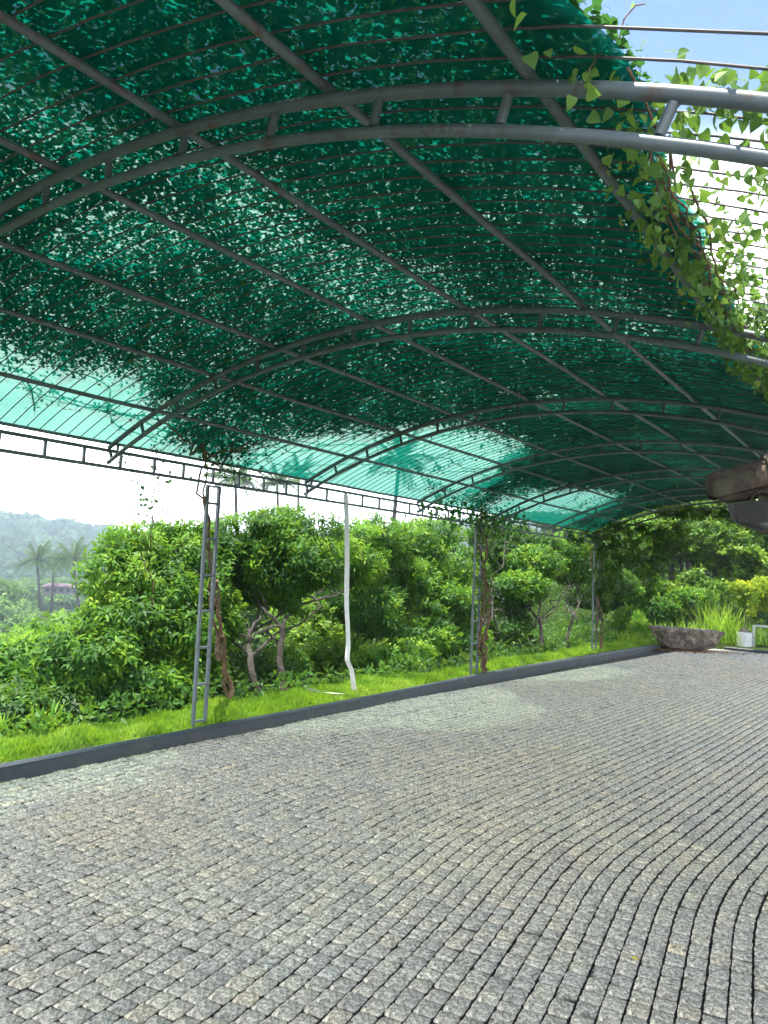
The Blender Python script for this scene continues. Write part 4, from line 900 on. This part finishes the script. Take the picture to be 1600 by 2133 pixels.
# ------------------------------------------------------------------ ground cover
n = 40000
x = -6.12 - rng.random(n) ** 1.5 * 9; y = rng.uniform(-2, 24, n); x2 = rng.uniform(-24, 2, n); y2 = 21.4 + 26 * rng.random(n) ** 1.4
okp = (x2 < -4.6) | (y2 > 22.6); x2, y2 = x2[okp], y2[okp]
x = np.concatenate([x, x2]); y = np.concatenate([y, y2]); n = len(x); P = P3(x, y, th(x, y) + rng.random(n) * (.12 + .25 * vnoise(P3(x, y), 1.2, 7)))
s = rng.uniform(.06, .13, n) * (1 + np.clip(P[:, 1] - 20, 0, 20) * .05); V, F = quads_leaf(P, rng.normal(size=(n, 3)) + np.array([0, 0, .4]), rdir(n) + np.array([0, 0, .8]), s, s * .42)
tag(obj('ground_cover', fast_mesh('ground_cover', V, F, M['leafdark'], np.clip(.4 + (fbm(P, .8, 3, 2) - .5) * 1.3 + rng.normal(size=n) * .1, 0, 1))), 'low leafy ground cover on the slope under the trees', 'ground cover', kind='stuff')

# ------------------------------------------------------------------ valley trees (shared crowns)
def proto_crown(nb, n, L, Wd, mat, seed, k=5):
    bl = [(np.array([0, 0, 0.0]), (.55, .55, .42))] + [(np.array([math.cos(i * 2.4) * .5, math.sin(i * 2.4) * .5, rng.uniform(-.25, .25)]), (.38, .38, .3)) for i in range(nb)]
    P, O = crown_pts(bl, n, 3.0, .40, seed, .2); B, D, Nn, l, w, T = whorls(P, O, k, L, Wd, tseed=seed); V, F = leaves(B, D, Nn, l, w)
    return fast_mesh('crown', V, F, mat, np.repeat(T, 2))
PC = [proto_crown(6, 800, .085, .045, M['leaf'], 60, 5), proto_crown(7, 800, .08, .04, M['leafdark'], 61, 5), proto_crown(5, 800, .085, .05, M['leafyoung'], 62, 5), proto_crown(6, 420, .13, .09, M['forest'], 63, 4), proto_crown(7, 420, .12, .08, M['forest'], 64, 4)]
mb = MB(); mb.tube([(0, 0, -1.3), (.03, .02, -.6), (0, 0, -.1)], [.06, .05, .03], 6); 
for i in range(5): mb.tube([(0, 0, -.45), (math.cos(i * 1.3) * .2, math.sin(i * 1.3) * .2, -.15), (math.cos(i * 1.3) * .45, math.sin(i * 1.3) * .45, .05)], [.03, .02, .01], 4)
MT = mb.mesh('trunk', M['bark'], True)
def vtree(x, y, ztop, rad, mi, label, group):
    t = thing('valley_tree', label, 'tree', (x, y, gz(x, y)), group, rng.random() * 6.28)
    zc = ztop - rad * .55 - gz(x, y); c = obj('crown', PC[mi], t, (0, 0, zc)); c.scale = (rad, rad, rad * rng.uniform(.75, 1.0)); tag(c, kind='stuff')
    s = max(zc / 1.2, .3); k = obj('trunk', MT, t, (0, 0, zc)); k.scale = (rad * .8, rad * .8, s)
g1 = 'leafy treetops in the valley just below the terrace'
for i in range(34):
    d = rng.uniform(0, 1); x = -10.5 - 16 * d; y = rng.uniform(1.5, 12 + 12 * d)
    if i < 12: x = rng.uniform(-15, -10.5); y = -.5 + i * .95
    px_top = .75 - .16 * (-x - 10) - rng.random() * .6
    if x > -12 : px_top = min(px_top, .0)
    vtree(x, y, px_top if y < 9 else px_top + .8, rng.uniform(1.3, 2.1), rng.choice([0, 2, 2]), 'broad leafy treetop in the green mass below the left end of the terrace', g1)
for i in range(26):
    x = rng.uniform(-19, -10.5) - i * .25; y = rng.uniform(14, 30) + i * .5
    vtree(x, y, rng.uniform(1.0, 2.4) + (y - 14) * .03, rng.uniform(1.6, 2.4), rng.integers(0, 3), 'leafy treetop showing between the trunks behind the tree row', 'leafy treetops behind the tree row')
for q_ in late: vtree(q_[0], q_[1], gz(q_[0], q_[1]) + q_[3] * 1.5, *q_[3:])
g2 = 'hazy trees on the valley floor at the left'
k = 0
while k < 150:
    a = math.radians(rng.uniform(-66, -40)); r = rng.uniform(30, 190); x, y = r * math.sin(a), r * math.cos(a)
    rad = rng.uniform(2.2, 4.2) * (1 if r < 90 else 1.35); z = gz(x, y)
    top = min(z + rad * 2.2 + rng.uniform(0, 3), 1.65 - r * rng.uniform(.005, .05))
    if top - rad * 1.2 < z - 3: top = z + rad
    vtree(x, y, top, rad, 3 + (k % 2), 'hazy dark green tree in the valley forest at the left', g2); k += 1
# tree clumps over the hills: one stuff mesh
n = 5200; a = np.radians(rng.uniform(-72, 25, n)); r = rng.uniform(190, 500, n) ; x, y = r * np.sin(a), r * np.cos(a); z = th(x, y)
sz = rng.uniform(3.0, 6.5, n); q = 20; Pc = np.repeat(np.stack([x, y, z + sz * .35], -1), q, 0); d = rdir(n * q); d[:, 2] = abs(d[:, 2]) * 1.1 - .15
P = Pc + d * np.repeat(sz, q)[:, None] * np.array([1, 1, .75]) * rng.uniform(.7, 1, (n * q, 1))
M['hill'] = leafmat('hill_leaf', [(0, (.012, .035, .018)), (.5, (.03, .07, .03)), (1, (.07, .12, .05))], tf=.1, rough=.8, spec=.05)
s = np.repeat(sz, q) * .62; V, F = quads_leaf(P - d * .3, np.cross(d, rdir(n * q)), d, s, s * .8)
tag(obj('hill_forest', fast_mesh('hill_forest', V, F, M['hill'], np.clip(np.repeat(rng.random(n) * .6 + .1, q) + rng.normal(size=n * q) * .1, 0, 1))), 'hazy forest covering the far hills', 'forest', kind='stuff')

# ------------------------------------------------------------------ coconut palms
def frond_mesh(L, droop):
    V = []; F = []; T = []; n = 26; pts = []
    for i in range(n):
        s = i / (n - 1); pts.append(np.array([L * (s - .18 * s * s * droop), 0, L * (.30 * s - droop * .75 * s * s)]))
    for i in range(1, n):
        p = pts[i]; tdir = pts[i] - pts[i - 1]; tdir /= np.linalg.norm(tdir); ll = L * .26 * math.sin(math.pi * (.12 + .83 * i / n)) 
        for sg in (-1, 1):
            d = tdir * .45 + np.array([0, sg * .75, -.35 - .3 * random.random()]); w = tdir * L * .018; b = len(V)
            V += [p - w, p + w, p + d * ll + w * .2 + np.array([0, 0, -.1 * ll]), p + d * ll - w * .2 + np.array([0, 0, -.1 * ll])]; F.append((b, b + 1, b + 2, b + 3)); T.append(random.random() * .5)
        if i < n - 1:
            b = len(V); o_ = np.array([0, .03 * (1 - i / n) + .008, 0]); V += [pts[i - 1] - o_, pts[i - 1] + o_, p + o_, p - o_]; F.append((b, b + 1, b + 2, b + 3)); T.append(.6)
    return fast_mesh('frond', V, F, M['palm'], T)
FR = [frond_mesh(1, dd) for dd in (.35, .7, 1.0, 1.35)]
def palm(top, size, lean, label, group):
    top = np.array(top); base = np.array([top[0] + lean[0], top[1] + lean[1], 0.0]); base[2] = gz(base[0], base[1])
    t = thing('coconut_palm', label, 'palm tree', base, group); h = top - base
    c = [h * s + np.array([-lean[0], -lean[1], 0]) * .35 * (s * s - s) for s in np.linspace(0, 1, 10)]
    mb = MB(); mb.tube(c, np.linspace(.24, .13, 10) * size / 3, 7); mb.build('trunk', M['bark'], t, smooth=True)
    for i in range(22):
        o = obj('frond', FR[rng.integers(0, 4) if i > 6 else 0], t, h); a = i * 2.4 + rng.random() * .4
        o.rotation_euler = (0, -math.radians(rng.uniform(-5, 12) + (55 - i * 5 if i < 9 else 0)) , a); k = size * rng.uniform(.8, 1.05); o.scale = (k, k, k)
    return t
def ray(px, py, dist):
    v = R @ np.array([px - 800, py - 1066.5, 1600.0]); return CAM + v / np.linalg.norm(v) * dist
g3 = 'coconut palms in the hazy valley'
palm(ray(77, 1168, 120), 3.7, (1.2, 1.2), 'leftmost of three coconut palms in the hazy valley', g3)
palm(ray(112, 1178, 125), 3.5, (-1.0, 1.0), 'middle and shortest of three coconut palms in the valley', g3)
palm(ray(152, 1166, 115), 4.0, (1.8, 1.5), 'rightmost of three coconut palms in the valley with a dark leaning trunk', g3)
palm(ray(322, 1096, 95), 1.5, (0, 0), 'thin pale coconut palm behind the leafy tree left of the nearest post', g3)
palm(ray(490, 1000, 62), 2.7, (1, 1), 'dark coconut palm crown behind the eave beam just right of the nearest post', g3)
palm(ray(578, 1008, 66), 2.4, (.5, 1), 'coconut palm crown behind the eave beam above the leafy tree', g3)
palm(ray(622, 990, 74), 2.6, (0, 1), 'coconut palm crown half behind the net edge', g3)
palm(ray(832, 960, 50), 2.6, (.2, -1.2), 'tall coconut palm seen as a shadow through the bare green net', g3)
# far house among the palms
fh = thing('distant_house', 'small pale house with reddish roof among the hazy valley palms', 'house', ray(130, 1228, 128), rz=.9)
mb = MB(); mb.box((0, 0, .2), (8, 4, 2.6)); mb.build('wall', M['farwall'], fh)
mb = MB(); mb.add([(-4.5, -2.5, 1.5), (4.5, -2.5, 1.5), (4.5, 2.5, 1.5), (-4.5, 2.5, 1.5), (-3, 0, 2.6), (3, 0, 2.6)], [(0, 1, 5, 4), (2, 3, 4, 5), (1, 2, 5), (3, 0, 4), (0, 3, 2, 1)]); mb.build('roof', M['darkroof'], fh)
for x in (-3, -1.5, 0, 1.5, 3):
    mb = MB(); mb.box((x, -2.03, .2), (.8, .08, 1.2)); mb.build('window', M['window'], fh)
fh.location.z -= .2; fh.scale = (.65, .65, .42)

# ------------------------------------------------------------------ haze
mb = MB(); mb.box((0, 60, 27), (2300, 2300, 96)); hz_m, t, o = material('haze_air'); pv = nd(t, 'ShaderNodeVolumePrincipled'); pv.inputs['Density'].default_value = .0009
pv.inputs['Color'].default_value = (.68, .84, 1, 1); pv.inputs['Anisotropy'].default_value = .25; t.links.new(pv.outputs[0], o.inputs['Volume'])
hz_o = mb.build('haze', hz_m); tag(hz_o, 'pale morning haze over the valley', kind='stuff')

print('tris', sum(sum(max(p.loop_total - 2, 1) for p in m.polygons) for m in bpy.data.meshes if len(m.polygons) < 2000) + sum(2 * len(m.polygons) for m in bpy.data.meshes if len(m.polygons) >= 2000))
